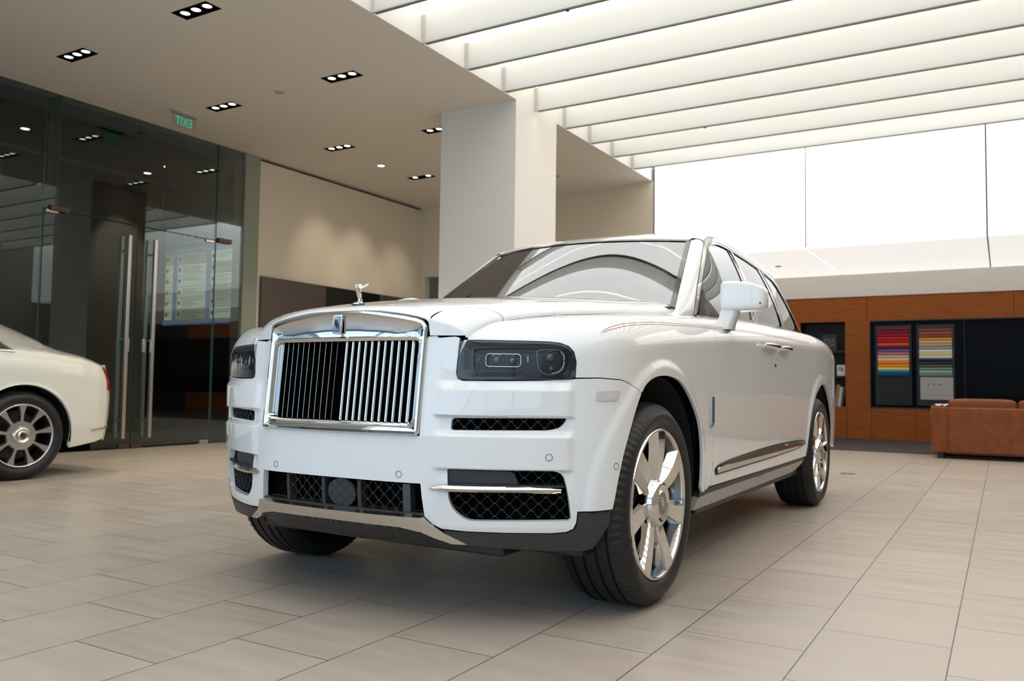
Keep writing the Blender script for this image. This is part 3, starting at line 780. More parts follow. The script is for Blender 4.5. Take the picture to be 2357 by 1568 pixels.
for s in (1,-1):
    Ra=cr([(.45,.835,1.287),(.60,.850,1.281),(.70,.850,1.272),(.752,.820,1.258),(.785,.750,1.225),(.805,.680,1.192)],6)
    Rb=cr([(.45,.76,1.272),(.58,.76,1.262),(.66,.74,1.246),(.70,.70,1.225),(.74,.64,1.195),(.775,.58,1.165)],6)
    v=[];n=len(Ra)
    for k in range(5):
        t=k/4;P=Ra*(1-t)+Rb*t;P[:,2]+=.004*math.sin(pi*t);v+=[(s*p[0],p[1],p[2]) for p in P]
    MB().add(v,[(j*n+i,j*n+i+1,(j+1)*n+i+1,(j+1)*n+i) for j in range(4) for i in range(n-1)]).build('cowl_panel',paint,suv,smooth=True,angle=180)
# roof
ZR=[(1.2,1.688),(1.3,1.712),(1.4,1.740),(1.6,1.782),(1.9,1.818),(2.2,1.836),(2.6,1.840),(3.0,1.825),(3.5,1.785),(3.95,1.70)]
ZE=[(1.2,1.60),(1.39,1.650),(1.43,1.672),(1.5,1.702),(1.62,1.738),(1.82,1.760),(2.15,1.761),(2.73,1.718),(3.1,1.685),(3.5,1.66),(3.95,1.60)]
rg=[];NT,NV=61,50
for j in range(NV+1):
    for i in range(NT):
        t=-1+2*i/(NT-1);a=math.sin(t*pi/2);ys=1.218+.17*(.70*abs(a)/.632)**2;y=ys+(3.95-ys)*(j/NV)
        ze=np.interp(y,*zip(*ZE));zr=np.interp(y,*zip(*ZR));xe=float(G(y,ze))+.002
        if y<1.5: xe=min(xe,xe)
        x=xe*a; z=ze+(zr-ze)*max(0,1-abs(a)**2.6)**.5
        if j==0 and abs(x)<.632:
            t_=x/.632;y=1.383-.17*(1-t_*t_);z=1.6785+.010*(1-t_*t_)
        rg.append((x,y,z))
f=[(j*NT+i,j*NT+i+1,(j+1)*NT+i+1,(j+1)*NT+i) for j in range(NV) for i in range(NT-1)]
MB().add(rg,f).build('roof',paint,suv,smooth=True,angle=180)
# rear pillar / tailgate
for s in (1,-1):
    P=[(3.095,1.648),(3.155,1.56),(3.23,1.45),(3.355,1.345),(3.525,1.262),(3.55,1.20),(4.0,1.16),(4.30,1.12),(4.24,1.25),(3.95,1.60),(3.5,1.66),(3.1,1.685)]
    sheet('rear_pillar',P if s>0 else P[::-1],[],Gf(0,s),.03,paint,suv,.01,flip=(s<0))
    P=[(3.10,1.684),(2.73,1.717),(2.15,1.760),(1.82,1.759),(1.62,1.737),(1.5,1.700),(1.44,1.680),(1.47,1.687),(1.60,1.724),(1.814,1.747),(2.141,1.748),(2.732,1.705),(3.02,1.675),(3.10,1.655)]
    sheet('roof_rail',P if s<0 else P[::-1],[],Gf(0.0,s),.02,paint,suv,.01,flip=(s<0))
v=[(-.60,3.95,1.70),(.60,3.95,1.70),(.64,4.30,1.20),(-.64,4.30,1.20)]
tg=mesh('tailgate',[(-.42,3.93,1.69),(.42,3.93,1.69),(.56,4.33,1.15),(-.56,4.33,1.15),(-.78,4.46,.95),(.78,4.46,.95),(.78,4.44,.4),(-.78,4.44,.4)],[(0,1,2,3),(3,2,5,4),(4,5,6,7)],paint,suv)
mesh('rear_window',[(-.38,3.975,1.655),(.38,3.975,1.655),(.50,4.30,1.21),(-.50,4.30,1.21)],[(0,1,2,3)],blackgloss,tg)
# windscreen glass
NT,NV=41,26;gl=[];fr=[]
def WSf(t,v):
    # t -1..1 across, v 0..1 up
    w=np.stack([np.interp(v,np.linspace(0,1,NW),Wp[:,k]) for k in range(3)],-1) if 0 else None
    V0=.17+.83*v
    ex=np.interp(V0,np.linspace(0,1,NW),Wp[:,0]);ey=np.interp(V0,np.linspace(0,1,NW),Wp[:,1]);ez=np.interp(V0,np.linspace(0,1,NW),Wp[:,2])
    b=1-t**2
    return np.stack([ex*t,ey-(.17-.0*V0)*b,ez+.010*b],-1)
def wsgrid(t0,t1,v0,v1,off,nt,nv):
    tt,vv=np.meshgrid(np.linspace(t0,t1,nt),np.linspace(v0,v1,nv));P=WSf(tt.ravel(),vv.ravel());P=P+np.array([0,-.62,.78])*off
    return [tuple(p) for p in P],[(j*nt+i,j*nt+i+1,(j+1)*nt+i+1,(j+1)*nt+i) for j in range(nv-1) for i in range(nt-1)]
v,f=wsgrid(-.975,.975,-.08,.975,0,61,30)
wsg=MB().add(v,f).build('windscreen',glassw,suv,smooth=True,angle=180)
mb=MB()
for a in ((-1.0,-.968,-.12,1),(.968,1.0,-.12,1),(-1,1,.968,.998)):
    v,f=wsgrid(*a,.001,60 if a[2]>.5 else 6,30 if a[2]<.5 else 4);mb.add([(p[0],p[1]-.003,p[2]+.003) for p in v],f)
mb.build('windscreen_gasket',blackgloss,wsg,smooth=True,angle=180)
mb=MB()
for a in ((-.97,-.945,-.1,.975),(.945,.97,-.1,.975),(-.95,.95,.95,.972)):
    v,f=wsgrid(*a,-.003,60 if a[2]>.5 else 6,30 if a[2]<.5 else 4);mb.add(v,f)
mb.build('windscreen_frit',mat('frit_grey',(.03,.03,.03),.4),wsg,smooth=True,angle=180)
# wiper tray
v=[];ts=np.linspace(-1,1,41)
for t in ts:
    p=WSf(np.array(t),np.array(-.10));v.append((p[0],p[1]+.05,1.235));v.append((p[0],min(p[1]-.06,.80),1.235))
MB().add(v,[(2*i,2*i+1,2*i+3,2*i+2) for i in range(40)]).build('scuttle_tray',blackp,suv)
# ---- cabin
mb=MB()
cab=MB();cab.box(-.70,.70,.80,1.30,.95,1.19).build('dashboard',interiord,suv,bevel=.05)
for sx in (-.36,.36):
    st=blob('front_seat',(sx,2.12,1.20),(.26,.09,.36),.35,.5,interior,suv,deform=lambda p:(p[0],p[1]+.25*p[2],p[2]))
    blob('headrest',(sx,2.24,1.55),(.14,.055,.085),.5,.6,interior,st)
blob('rear_bench',(0,3.05,1.15),(.62,.10,.34),.3,.3,interior,suv,deform=lambda p:(p[0],p[1]+.25*p[2],p[2]))
sw_=MB();sw_.tube([(.36+.18*cos(t),1.42+.04*sin(t)*1,1.16+.17*sin(t)) for t in np.linspace(0,2*pi,32,endpoint=False)],.012,8,closed=True)
sw_.tube([(.19,1.42,1.16),(.53,1.42,1.16)],.014,8);sw_.tube([(.36,1.43,1.17),(.36,1.25,1.10)],.03,8)
sw_.build('steering_wheel',interiord,suv,smooth=True)
blob('rear_view_mirror',(0,1.34,1.60),(.12,.02,.035),.4,.5,blackgloss,suv)
box('cabin_floor',-.75,.75,.9,3.9,.9,.96,interiord,suv)
# ---- door mirrors
for s in (1,-1):
    def df(p,s=s):
        x,y,z=p;k=(z/.075)
        # taper outward end, crease along the shell
        x2=x;tx_=(x+.105)/.21
        z2=z*(1-.16*tx_**2)+.010*(1-tx_)
        y2=y*(1-.25*tx_)
        if z>.006: z2+=.004;y2*=.93
        if tx_>.6 and z>0: z2-=.03*(tx_-.6)**1.2*1.6
        return (s*x2,y2,z2)
    h=blob('door_mirror',(s*1.048,.955,1.290),(.108,.075,.072),.28,.34,paint,suv,deform=df,nu=56,nv=40)
    h.data.polygons.foreach_set('use_smooth',[True]*len(h.data.polygons))
    ft=MB();rings=[]
    for z_,x_,w_,d_ in ((1.135,.945,.050,.060),(1.16,.955,.046,.055),(1.19,.970,.042,.048),(1.235,.985,.044,.045)):
        for a in np.linspace(0,2*pi,20,endpoint=False):
            ex=lambda q:math.copysign(abs(q)**.5,q)
            rings.append((s*(x_+w_*ex(cos(a))),.945+d_*ex(sin(a)),z_))
    f=[(j*20+i,j*20+(i+1)%20,(j+1)*20+(i+1)%20,(j+1)*20+i) for j in range(3) for i in range(20)]
    ft.add(rings,f).build('mirror_arm',paint,h,smooth=True,angle=60)
    blob('mirror_camera',(s*1.135,.905,1.258),(.006,.006,.009),1,1,blackgloss,h,nu=12,nv=8)
    mesh('mirror_pane',[(s*.96,1.022,1.235),(s*1.13,1.014,1.24),(s*1.13,1.014,1.33),(s*.96,1.022,1.345)],[(0,1,2,3)],chrome,h)
# ---- wheels
def wheel_template(parent, style='seven', R=.394, rr=.292, W=.265):
    """wheel pointing along +x, outer face at x=0 plane, centre at origin"""
    t=MB();h=rr+.003
    prof=[(-W+.02,h),(-W+.005,h+.02),(-W-.008,h+.05),(-W,R-.035),(-W+.014,R-.012),(-W+.04,R-.002)]
    for g in (-W*.78,-W*.60,-W*.40,-W*.22):
        prof+=[(g-.006,R),(g-.005,R-.008),(g+.005,R-.008),(g+.006,R)]
    prof+=[(-.040,R-.002),(-.020,R-.010),(-.006,R-.028),(.006,h+.058),(.008,h+.040),(.003,h+.020),(-.004,h+.008),(-.012,h)]
    n=240;v=[];np_=len(prof)
    for j,(a,r) in enumerate(prof):
        for k in range(n):
            tt=2*pi*k/n;r2=r;a2=a
            sh=(R-.03<r) and (a>-.045 or a<-W+.045)
            if sh and k%3==0: r2=r-.0045;a2=a-.003*(1 if a>-.1 else -1)
            v.append((a2,r2*cos(tt),r2*sin(tt)))
    f=[(i*n+k,i*n+(k+1)%n,(i+1)*n+(k+1)%n,(i+1)*n+k) for i in range(np_-1) for k in range(n)]
    tyre=t.add(v,f).build('wheel',rubber,parent,smooth=True,angle=50)
    rim=MB()
    rim.lathe([(-.012,rr+.004),(-.003,rr),(.000,rr-.003),(-.001,rr-.009),(-.006,rr-.013),(-.014,rr-.016)],96,'x')
    rim.build('rim_lip',chrome if style=='seven' else brushed,tyre,smooth=True,angle=70)
    MB().lathe([(-.014,rr-.016),(-.05,rr-.03),(-.12,rr-.038),(-W+.02,rr-.02)],72,'x').build('rim_barrel',darkchrome,tyre,smooth=True)
    MB().lathe([(-.14,.0),(-.14,.205),(-.165,.205),(-.165,0)],48,'x').build('brake_disc',mat('brake_steel',(.06,.06,.06),.35,.8),tyre,smooth=True)
    MB().lathe([(-W+.01,0),(-W+.01,rr)],48,'x').build('wheel_shield',voidm,tyre)
    if style=='seven':
        rm=MB();N=7
        for q in range(N):
            a0=2*pi*q/N+radians(90-2)
            st=[]
            for i,r in enumerate(np.linspace(.070,rr-.004,9)):
                t_=i/8
                w=.030+.020*t_**1.1;         # half width of flat face
                sk=-.010*math.sin(pi*t_)+.004
                xf=-.022+.020*t_**.8+.006*math.sin(pi*t_)
                bev=.018+.006*t_
                lo=-w*.96+sk;hi=w*.62+sk
                dd=.050
                st.append([(xf-dd,lo-bev*.2),(xf-.012,lo-.001),(xf,lo+.004),(xf,hi),(xf-.034,hi+bev),(xf-dd,hi+bev)])
            v=[];k=6
            for i,r in enumerate(np.linspace(.070,rr-.004,9)):
                for (x_,w_) in st[i]:
                    ca,sa=cos(a0),sin(a0);ry=r;v.append((x_,ry*ca-w_*sa,ry*sa+w_*ca))
            f=[(i*k+j,i*k+(j+1)%k,(i+1)*k+(j+1)%k,(i+1)*k+j) for i in range(8) for j in range(k)]
            MB().add(v,f).build('spoke',chrome,tyre,smooth=True,angle=25)
        capr=.086
    else:
        N=9
        for q in range(N):
            a0=2*pi*q/N+radians(90)
            v=[];k=4;L=[]
            for i,r in enumerate(np.linspace(.075,rr-.01,7)):
                t_=i/6;w=.026-.012*math.sin(pi*min(1,t_*1.2))+.002*t_;xf=-.02+.012*t_
                if t_>.9:w+=.008
                for (x_,w_) in ((xf-.03,-w-.004),(xf,-w+.004),(xf,w-.004),(xf-.03,w+.004)):
                    ca,sa=cos(a0),sin(a0);v.append((x_,r*ca-w_*sa,r*sa+w_*ca))
            f=[(i*k+j,i*k+(j+1)%k,(i+1)*k+(j+1)%k,(i+1)*k+j) for i in range(6) for j in range(k)]
            MB().add(v,f).build('spoke',brushed,tyre,smooth=True,angle=40)
        MB().lathe([(-.03,.125),(-.016,.118),(-.014,.07)],60,'x').build('hub_plate',brushed,tyre,smooth=True)
        capr=.070
    cap=MB();cap.lathe([(-.030,capr+.008),(-.006,capr+.004),(.004,capr-.003),(.009,capr-.012),(.008,capr-.018),(-.002,capr-.028),(-.002,capr-.033),(.006,capr-.038),(.0075,capr-.041)],60,'x')
    cp=cap.build('hub_cap',chrome,tyre,smooth=True,angle=60)
    MB().lathe([(.0075,capr-.041),(.0075,0)],48,'x').build('cap_centre',mat('cap_grey',(.20,.19,.18),.3,.6),cp,smooth=True)
    Mx=Matrix(((0,0,1,.0085),(1,0,0,0),(0,1,0,0),(0,0,0,1)))
    text('cap_lettering','R',.052,.0006,chrome,cp,Mx@Matrix.Translation((-.006,.007,0)))
    text('cap_lettering','R',.052,.0006,chrome,cp,Mx@Matrix.Translation((.006,-.007,0)))
    return tyre
def kids(o): return [c for c in bpy.data.objects if c.parent==o]
def copy_tree(o,parent=None):
    c=o.copy();C.objects.link(c);c.parent=parent
    for k in kids(o): copy_tree(k,c)
    return c
w0=wheel_template(suv)
def warp_t(R0,ang,flip=1):
    def w(co):
        a=ang-co.x/R0;r=R0+co.y;return Vector((co.z,r*cos(a),r*sin(a)))
    return w
for txt,ang,R0,sz in (('Continental',radians(208),.336,.036),):
    text('tyre_lettering',txt,sz,.0012,mat('tyre_letter',(.035,.034,.033),.6),w0,Matrix.Translation((.0085,0,0)),warp=warp_t(R0,ang))
w0.location=(.975,0,.394)
w0.rotation_euler=(0,0,0)
w1=copy_tree(w0,suv);w1.location=(.975,3.295,.394);w1.rotation_euler=(radians(-31),0,0)
for y in (0,3.295):
    w_=copy_tree(w0,suv);w_.location=(-.975,y,.394);w_.rotation_euler=(radians(20 if y else 47),0,pi)
# arch liners
for s in (1,-1):
    for y0 in (0,3.295):
        R_=.475;mb=MB();v=[];n=30
        zc=.405
        for i in range(n+1):
            a=radians(-8)+radians(196)*i/n
            yy=y0+.012+R_*cos(a);xo=float(np.interp(yy,cy[3300:5800],cx[3300:5800]))-.03-float(np.interp(zc+R_*sin(a),IZ,IV))
            for x_ in (xo,.70):
                v.append((s*x_,yy,zc+(R_+.008)*sin(a)))
        f=[(2*i,2*i+1,2*i+3,2*i+2) for i in range(n)]
        mb.add(v,f)
        v=[(s*.70,y0+.012+R_*cos(radians(-8)+radians(196)*i/n),zc+R_*sin(radians(-8)+radians(196)*i/n)) for i in range(n+1)]
        mb.add(v,[tuple(range(n+1))])
        mb.build('wheel_arch_liner',mat('arch_liner',(.010,.010,.010),.8),suv,smooth=False,fix=True)
# white returns of the arches
mb=MB().box(-.55,.62,-.60,-.40,.245,.30);mb.box(.55,.86,-.47,-.36,.25,.31);mb.box(-.86,-.55,-.47,-.36,.25,.31)
mb.build('undertray',blackp,suv,bevel=.01)
# ================================================================== THE ROOM
wallm = mat('wall_paint', (.78,.69,.55), .7); ceilm = mat('ceiling_paint', (.82,.77,.68), .75); whitem = mat('column_paint', (.84,.79,.72), .7)
fascm = mat('fascia_paint', (.80,.77,.74), .7)
# floor tiles
tile = mat('floor_tile', (.4,.36,.3), .34)
n, l = nodes(tile); bs = n['Principled BSDF']
geo = n.new('ShaderNodeNewGeometry'); sx = n.new('ShaderNodeSeparateXYZ'); l.new(geo.outputs['Position'], sx.inputs[0])
def math_(op, a, b=None):
    m = n.new('ShaderNodeMath'); m.operation = op
    for i, v in enumerate((a, b)):
        if v is None: continue
        if isinstance(v, (int, float)): m.inputs[i].default_value = v
        else: l.new(v, m.inputs[i])
    return m.outputs[0]
cb = n.new('ShaderNodeCombineXYZ'); l.new(math_('ADD', sx.outputs[1], 60-.03), cb.inputs[0]); l.new(math_('ADD', sx.outputs[0], -1.16+.815*30), cb.inputs[1])
bk = n.new('ShaderNodeTexBrick'); l.new(cb.outputs[0], bk.inputs['Vector']); bk.offset = .5; bk.offset_frequency = 2; bk.squash = 1
bk.inputs['Scale'].default_value = 1; bk.inputs['Mortar Size'].default_value = .0021; bk.inputs['Mortar Smooth'].default_value = .15; bk.inputs['Bias'].default_value = 0
bk.inputs['Brick Width'].default_value = .6; bk.inputs['Row Height'].default_value = .4075
bk.inputs['Color1'].default_value = (.398,.338,.276,1); bk.inputs['Color2'].default_value = (.432,.368,.302,1); bk.inputs['Mortar'].default_value = (.07,.05,.035,1)
mp = n.new('ShaderNodeMapping'); mp.inputs['Scale'].default_value = (1.2, 9, 1); l.new(geo.outputs['Position'], mp.inputs[0])
ns = n.new('ShaderNodeTexNoise'); ns.inputs['Scale'].default_value = 1.6; ns.inputs['Detail'].default_value = 6; ns.inputs['Roughness'].default_value = .6; l.new(mp.outputs[0], ns.inputs['Vector'])
mr = n.new('ShaderNodeMapRange'); mr.inputs[1].default_value = .3; mr.inputs[2].default_value = .7; mr.inputs[3].default_value = .92; mr.inputs[4].default_value = 1.07; l.new(ns.outputs[0], mr.inputs[0])
vm = n.new('ShaderNodeVectorMath'); vm.operation = 'SCALE'; l.new(bk.outputs['Color'], vm.inputs[0]); l.new(mr.outputs[0], vm.inputs['Scale']); l.new(vm.outputs[0], bs.inputs['Base Color'])
mr2 = n.new('ShaderNodeMapRange'); mr2.inputs[1].default_value = .3; mr2.inputs[2].default_value = .7; mr2.inputs[3].default_value = .28; mr2.inputs[4].default_value = .40; l.new(ns.outputs[0], mr2.inputs[0]); l.new(mr2.outputs[0], bs.inputs['Roughness'])
bp_ = n.new('ShaderNodeBump'); bp_.inputs['Strength'].default_value = .25; bp_.inputs['Distance'].default_value = .002; bp_.invert = True
l.new(bk.outputs['Fac'], bp_.inputs['Height']); l.new(bp_.outputs[0], bs.inputs['Normal'])
XR = 5.6; YF = -7.0
struct(box('floor', -7.24, XR, YF, 9.3, -.12, 0, tile))
carpet = mat('carpet', (.060,.047,.044), .95); add_noise(carpet, 220, (.045,.035,.033), (.075,.060,.055), bump=.4)
struct(box('floor', -7.24, XR, 9.3, 12.6, -.12, .004, carpet))
# low ceiling with cut-outs for the recessed lights
LIGHTS = [(-4.0,1.645,3),(-5.92,1.73,3),(-3.945,3.48,3),(-5.87,3.535,3),(-5.83,5.51,3),(-5.80,7.375,2),(-4.10,5.49,3)]
Hc = 4.14; LX, LY = .235, .088
ys = [YF, 9.3]; xs = [-7.42, -2.65]
def ceil_mesh():
    X_ = sorted(set(xs + [c for q in LIGHTS for c in (q[0]-LX, q[0]+LX)])); Y_ = sorted(set(ys + [c for q in LIGHTS for c in (q[1]-LY, q[1]+LY)]))
    mb = MB()
    for i in range(len(X_)-1):
        for j in range(len(Y_)-1):
            mx_, my_ = (X_[i]+X_[i+1])/2, (Y_[j]+Y_[j+1])/2
            if any(abs(mx_-q[0]) < LX and abs(my_-q[1]) < LY for q in LIGHTS): continue
            mb.add([(X_[i],Y_[j],Hc),(X_[i+1],Y_[j],Hc),(X_[i+1],Y_[j+1],Hc),(X_[i],Y_[j+1],Hc)], [(0,3,2,1)])
    mb.box(-7.3,-2.75,YF,9.4,Hc+.2,Hc+.25)
    return mb
struct(ceil_mesh().build('ceiling', ceilm, fix=False))
struct(box('trim_1', -2.72, -2.65, YF, 9.3, Hc+.0015, 4.46, fascm))
struct(box('wall_column', -3.70, -2.6495, 4.985, 5.99, 0, 4.42, whitem), 'square white column beside the low ceiling edge')
# left: TV wall and pilaster
struct(box('wall_left', -7.42, -7.20, 5.33, 9.3, 0, 4.09, wallm))
struct(box('trim_2', -7.42, -7.30, 5.33, 9.3, 4.09, 4.16, mat('shadow_gap', (.06,.05,.045), .8)))
struct(box('wall_pilaster', -7.42, -7.19, 5.06, 5.33, 0, 4.14, mat('pilaster_green', (.30,.32,.25), .5)))
# back wall of the low part with doorway
mb = MB(); mb.box(-7.42,-7.12,9.3,9.5,0,4.14); mb.box(-7.12,-5.6,9.3,9.5,2.84,4.14); mb.box(-5.6,-2.62,9.3,9.5,0,4.139)
struct(mb.build('wall_back', wallm))
struct(box('wall_alcove', -2.85, -2.62, 9.5, 12.6, 0, 4.39, wallm))
struct(box('door_1', -7.1, -5.62, 9.42, 9.46, 0, 2.83, mat('door_greygreen', (.17,.18,.13), .5)))
# luminous ceiling
lum = mat('luminous_ceiling', (.9,.9,.9), .6, emit=(1,.985,.955), estr=2.5)
BY = [2.417+.7488*k for k in range(-12, 9)]
mb = MB(); zc = 4.42; ysj = [YF]+[y-.30 for y in BY if y-.30 > YF]+[9.25]
struct(box('ceiling', -2.72, XR, YF, 9.3, 4.458, 4.47, mat('joint_grey', (.06,.065,.05), .6)))
for i in range(len(ysj)-1):
    mb.box(-2.64, XR, ysj[i]+.008, ysj[i+1]-.008, zc, zc+.035)
o = struct(mb.build('ceiling', lum)); 
# baffles: backlit translucent panels hanging across the luminous ceiling
baf = bpy.data.materials.new('baffle_acrylic'); baf.use_nodes = True; n_, l__ = nodes(baf); n_.remove(n_['Principled BSDF'])
d_ = n_.new('ShaderNodeBsdfDiffuse'); d_.inputs[0].default_value = (.83,.83,.80,1); t_ = n_.new('ShaderNodeBsdfTranslucent'); t_.inputs[0].default_value = (.84,.84,.81,1)
m_ = n_.new('ShaderNodeMixShader'); m_.inputs[0].default_value = .45; l__.new(d_.outputs[0], m_.inputs[1]); l__.new(t_.outputs[0], m_.inputs[2]); e_ = n_.new('ShaderNodeEmission'); e_.inputs[0].default_value = (1,.995,.96,1); e_.inputs[1].default_value = .0; a_ = n_.new('ShaderNodeAddShader'); l__.new(m_.outputs[0], a_.inputs[0]); l__.new(e_.outputs[0], a_.inputs[1]); l__.new(a_.outputs[0], n_['Material Output'].inputs[0])
edge = mat('baffle_edge', (.16,.155,.12), .5)
b0 = None
ordn = ['nearest the camera']
VIS = [y for y in BY if y > 1.5]
for i, y in enumerate(BY):
    if b0 is None:
        b0 = thing('ceiling_baffle', 'x', 'ceiling baffle', (0, 0, 0), group='translucent baffles under the luminous ceiling')
        MB().box(-2.60, XR-.05, 0, .026, 4.126, zc-.002).build('acrylic_panel', baf, b0)
        MB().box(-2.60, XR-.05, -.002, .028, 4.116, 4.1275).build('bottom_edge', edge, b0)
        MB().box(-2.648, -2.602, .004, .022, 4.13, zc-.004).build('end_strip', mat('strip_beige', (.55,.52,.46), .6), b0)  # thin beige strip between the baffle end and the fascia
        o = b0
    else: o = copy_tree(b0)
    o.location = (0, y, 0)
    k = len(BY)-1-i
    NM = ['hanging closest to the glowing back wall panels','second one out from the glowing back wall panels','third one out from the glowing back wall panels','fourth one out from the glowing back wall panels','fifth one out, meeting the fascia above the column side','sixth one out, just in front of the square column','seventh one out from the back wall, over the pale fascia','eighth one out, its left end near the top of the photo','ninth one out, only its left end visible at the top edge']
    o['label'] = ('white translucent ceiling baffle, '+NM[k]) if k < len(NM) else 'white translucent ceiling baffle overhead, above the photo frame'
# lit back wall
lit = mat('lightbox_acrylic', (.9,.9,.9), .4, emit=(1,.995,.98), estr=1.28)
lit2 = mat('lightbox_soffit', (.85,.85,.83), .3, emit=(1,.99,.96), estr=1.0)
struct(box('wall_back', -2.62, XR, 9.29, 9.35, 2.91, 4.43, mat('joint_grey2', (.02,.02,.018), .8)))
XJ = [-2.60, -.290, 1.985, 4.26, XR]
LBL = [('left glowing white wall panel beside the beige alcove wall','left glowing white soffit panel behind the SUV roof'),('middle glowing white wall panel between two thin joints','middle glowing white soffit panel above the wood wall'),('right glowing white wall panel cut by the photo edge','right glowing white soffit panel cut by the photo edge'),('glowing white wall panel beyond the right photo edge','glowing white soffit panel beyond the right photo edge')]
for i in range(4):
    a, b = XJ[i]+.010, XJ[i+1]-.010
    tag(box('light_box', a, b, 9.255, 9.289, 2.878, 4.41, lit, bevel=.004), LBL[i][0], 'light panel', 'light boxes on the back wall')
    tag(box('soffit_light', a, b, 9.292, 12.40, 2.874, 2.90, lit2), LBL[i][1], 'light panel', 'light boxes in the soffit')
struct(box('ceiling', -2.62, XR, 9.28, 12.6, 2.905, 2.95, mat('joint_grey2', (.02,.02,.018), .8)))
# wood wall with niches
refl_dark = mat('reflection_panel', (.03,.028,.026), .5)
wood = mat('wood_veneer', (.3,.09,.03), .42); add_noise(wood, 3.0, (.25,.060,.007), (.39,.112,.016), 8, (1.2, 1, 26)); nodes(wood)[0]['Principled BSDF'].inputs['Specular IOR Level'].default_value = .2
YB = 12.42
def wood_cells():
    X_ = [-2.62,-1.01,-.25,.15,XR-.2,XR]; Z_ = [0,.55,2.045,2.48]; mb = MB()
    for i in range(5):
        for j in range(3):
            if (i in (1,3)) and j == 1: continue
            mb.box(X_[i], X_[i+1], YB, YB+.04, Z_[j], Z_[j+1])
    return mb
struct(wood_cells().build('wall_back', wood)); struct(box('wall_back', 3.3, XR, YB-.012, YB-.002, 2.055, 2.48, refl_dark)); struct(box('wall_back', 3.3, XR, YB-.012, YB-.002, 0, .54, refl_dark)); struct(box('wall_back', XR-.2, XR, YB-.012, YB-.002, .54, 2.055, refl_dark))  # dark panels added out of view to keep wood out of glass reflections
for x, z0, z1 in ((.11,2.05,2.48),(2.30,2.05,2.48),(-.23,.0,.55),(.17,.0,.55),(.86,.0,.55),(1.72,.0,.55),(2.6,0,.55)):
    struct(box('trim_3', x-.003, x+.003, YB-.002, YB, z0, z1, mat('wood_gap', (.03,.01,.005), .8)))
struct(box('wall_back', -2.62, XR, YB-.02, YB+.2, 2.48, 2.875, mat('beige_fascia', (.80,.74,.67), .7)))
nichem = mat('niche_black', (.020,.018,.017), .55)
mb = MB(); mb.box(-1.05,-.21,YB+.42,YB+.46,.5,2.1); mb.box(-1.05,-1.012,YB+.04,YB+.44,.5,2.1); mb.box(-.248,-.21,YB+.04,YB+.44,.5,2.1); mb.box(-1.05,-.21,YB+.04,YB+.44,2.046,2.09); mb.box(-1.05,-.21,YB+.04,YB+.44,.51,.549)
nm = tag(mb.build('display_niche', nichem), 'black recessed shelf niche in the wood wall behind the SUV', 'shelf niche')
for z in (1.50, 1.06): MB().box(-1.01,-.25,YB+.02,YB+.40,z,z+.03).build('shelf', nichem, nm)
# things in the niche
pic = thing('framed_print', 'black framed print with pale block letters on the top niche shelf', 'picture', (-.53, YB+.10, 1.53))
box('frame', -.125,.125,.0,.02,0,.30, mat('print_black', (.016,.016,.016), .4), pic, .003)
lt = mat('print_pale', (.26,.25,.23), .6)
for s_, z in (('FXA', .195), ('TOA', .115)): text('print_lettering', s_, .095, .002, lt, pic, Matrix.Translation((0,-.002,z))@Matrix.Rotation(pi/2,4,'X'))
wcard = mat('card_white', (.72,.70,.66), .5)
c1 = thing('framed_card', 'narrow white card half hidden behind the SUV on the middle shelf', 'card', (-.53, YB+.06, 1.09))
box('card', -.045,.035,0,.02,0,.20, wcard, c1, .004); box('dark_spine', .036,.062,0,.03,0,.20, nichem, c1)
c2 = thing('monogram_card', 'square white card with a black linked monogram on the middle shelf', 'card', (-.33, YB+.06, 1.09))
box('card', -.073,.073,0,.02,0,.195, wcard, c2, .012)
for dx, dz in ((-.018,.01),(.022,-.012)): text('monogram', 'R', .105, .002, blackp, c2, Matrix.Translation((dx,-.002,.115+dz))@Matrix.Rotation(pi/2,4,'X')@Matrix.Diagonal((.75,1,1,1)))
def book(x, w, h, tilt, color, label):
    t = thing('book', label, 'book', (x, YB+.08, .552), group='books on the bottom shelf')
    c = box('cover', 0, w, 0, .22, 0, h, mat('book_'+label.split()[0], color, .55), t, .002)
    box('pages', .003, w-.003, .004, .217, h-.001, h+.001, mat('paper', (.7,.68,.62), .8), c)
    t.rotation_euler = (0, radians(tilt), 0)
book(-.455, .056, .385, 7, (.33,.22,.11), 'tan book leaning left on the bottom shelf')
book(-.396, .048, .350, 7, (.66,.63,.55), 'cream book leaning between the tan and grey books')
book(-.345, .022, .340, 7, (.10,.10,.11), 'grey thin book right of the cream book')
book(-.320, .020, .330, 7, (.03,.03,.033), 'black thin book at the right end of the row')
# black glass display
disp_ = thing('display_case', 'wide black glass display case set in the wood wall', 'display case', (0, YB, 0))
MB().box(.15,XR-.2,.05,.07,.55,2.045).build('backing', mat('case_glass_black', (.004,.004,.004), .2, spec=.05), disp_)
mbb = MB(); mbb.box(.15,XR-.2,-.01,.05,2.03,2.05); mbb.box(.15,XR-.2,-.01,.05,.545,.56); mbb.box(.15,.165,-.01,.05,.56,2.03); mbb.box(1.59,1.60,-.005,.05,.56,2.03)
mbb.build('case_frame', blackp, disp_)
racks = []
for x0, x1, nm_ in ((.262,.785,'left'),(.905,1.43,'right')):
    r = thing('swatch_rack', f'tall black rack holding the {nm_} column of leather swatches', 'rack', ((x0+x1)/2, YB-.02, .60), group='swatch racks in the display case')
    w = (x1-x0)/2+.02
    mb = MB(); mb.box(-w,-w+.02,0,.03,0,1.36); mb.box(w-.02,w,0,.03,0,1.36); mb.build('rail', blackp, r)
    box('back_board', -w+.02, w-.02, .012, .03, 0, 1.36, blackp, r)
    racks.append(r)
def srgb(c): return tuple(((v/255)/12.92 if v/255 <= .04045 else ((v/255+.055)/1.055)**2.4) for v in c)
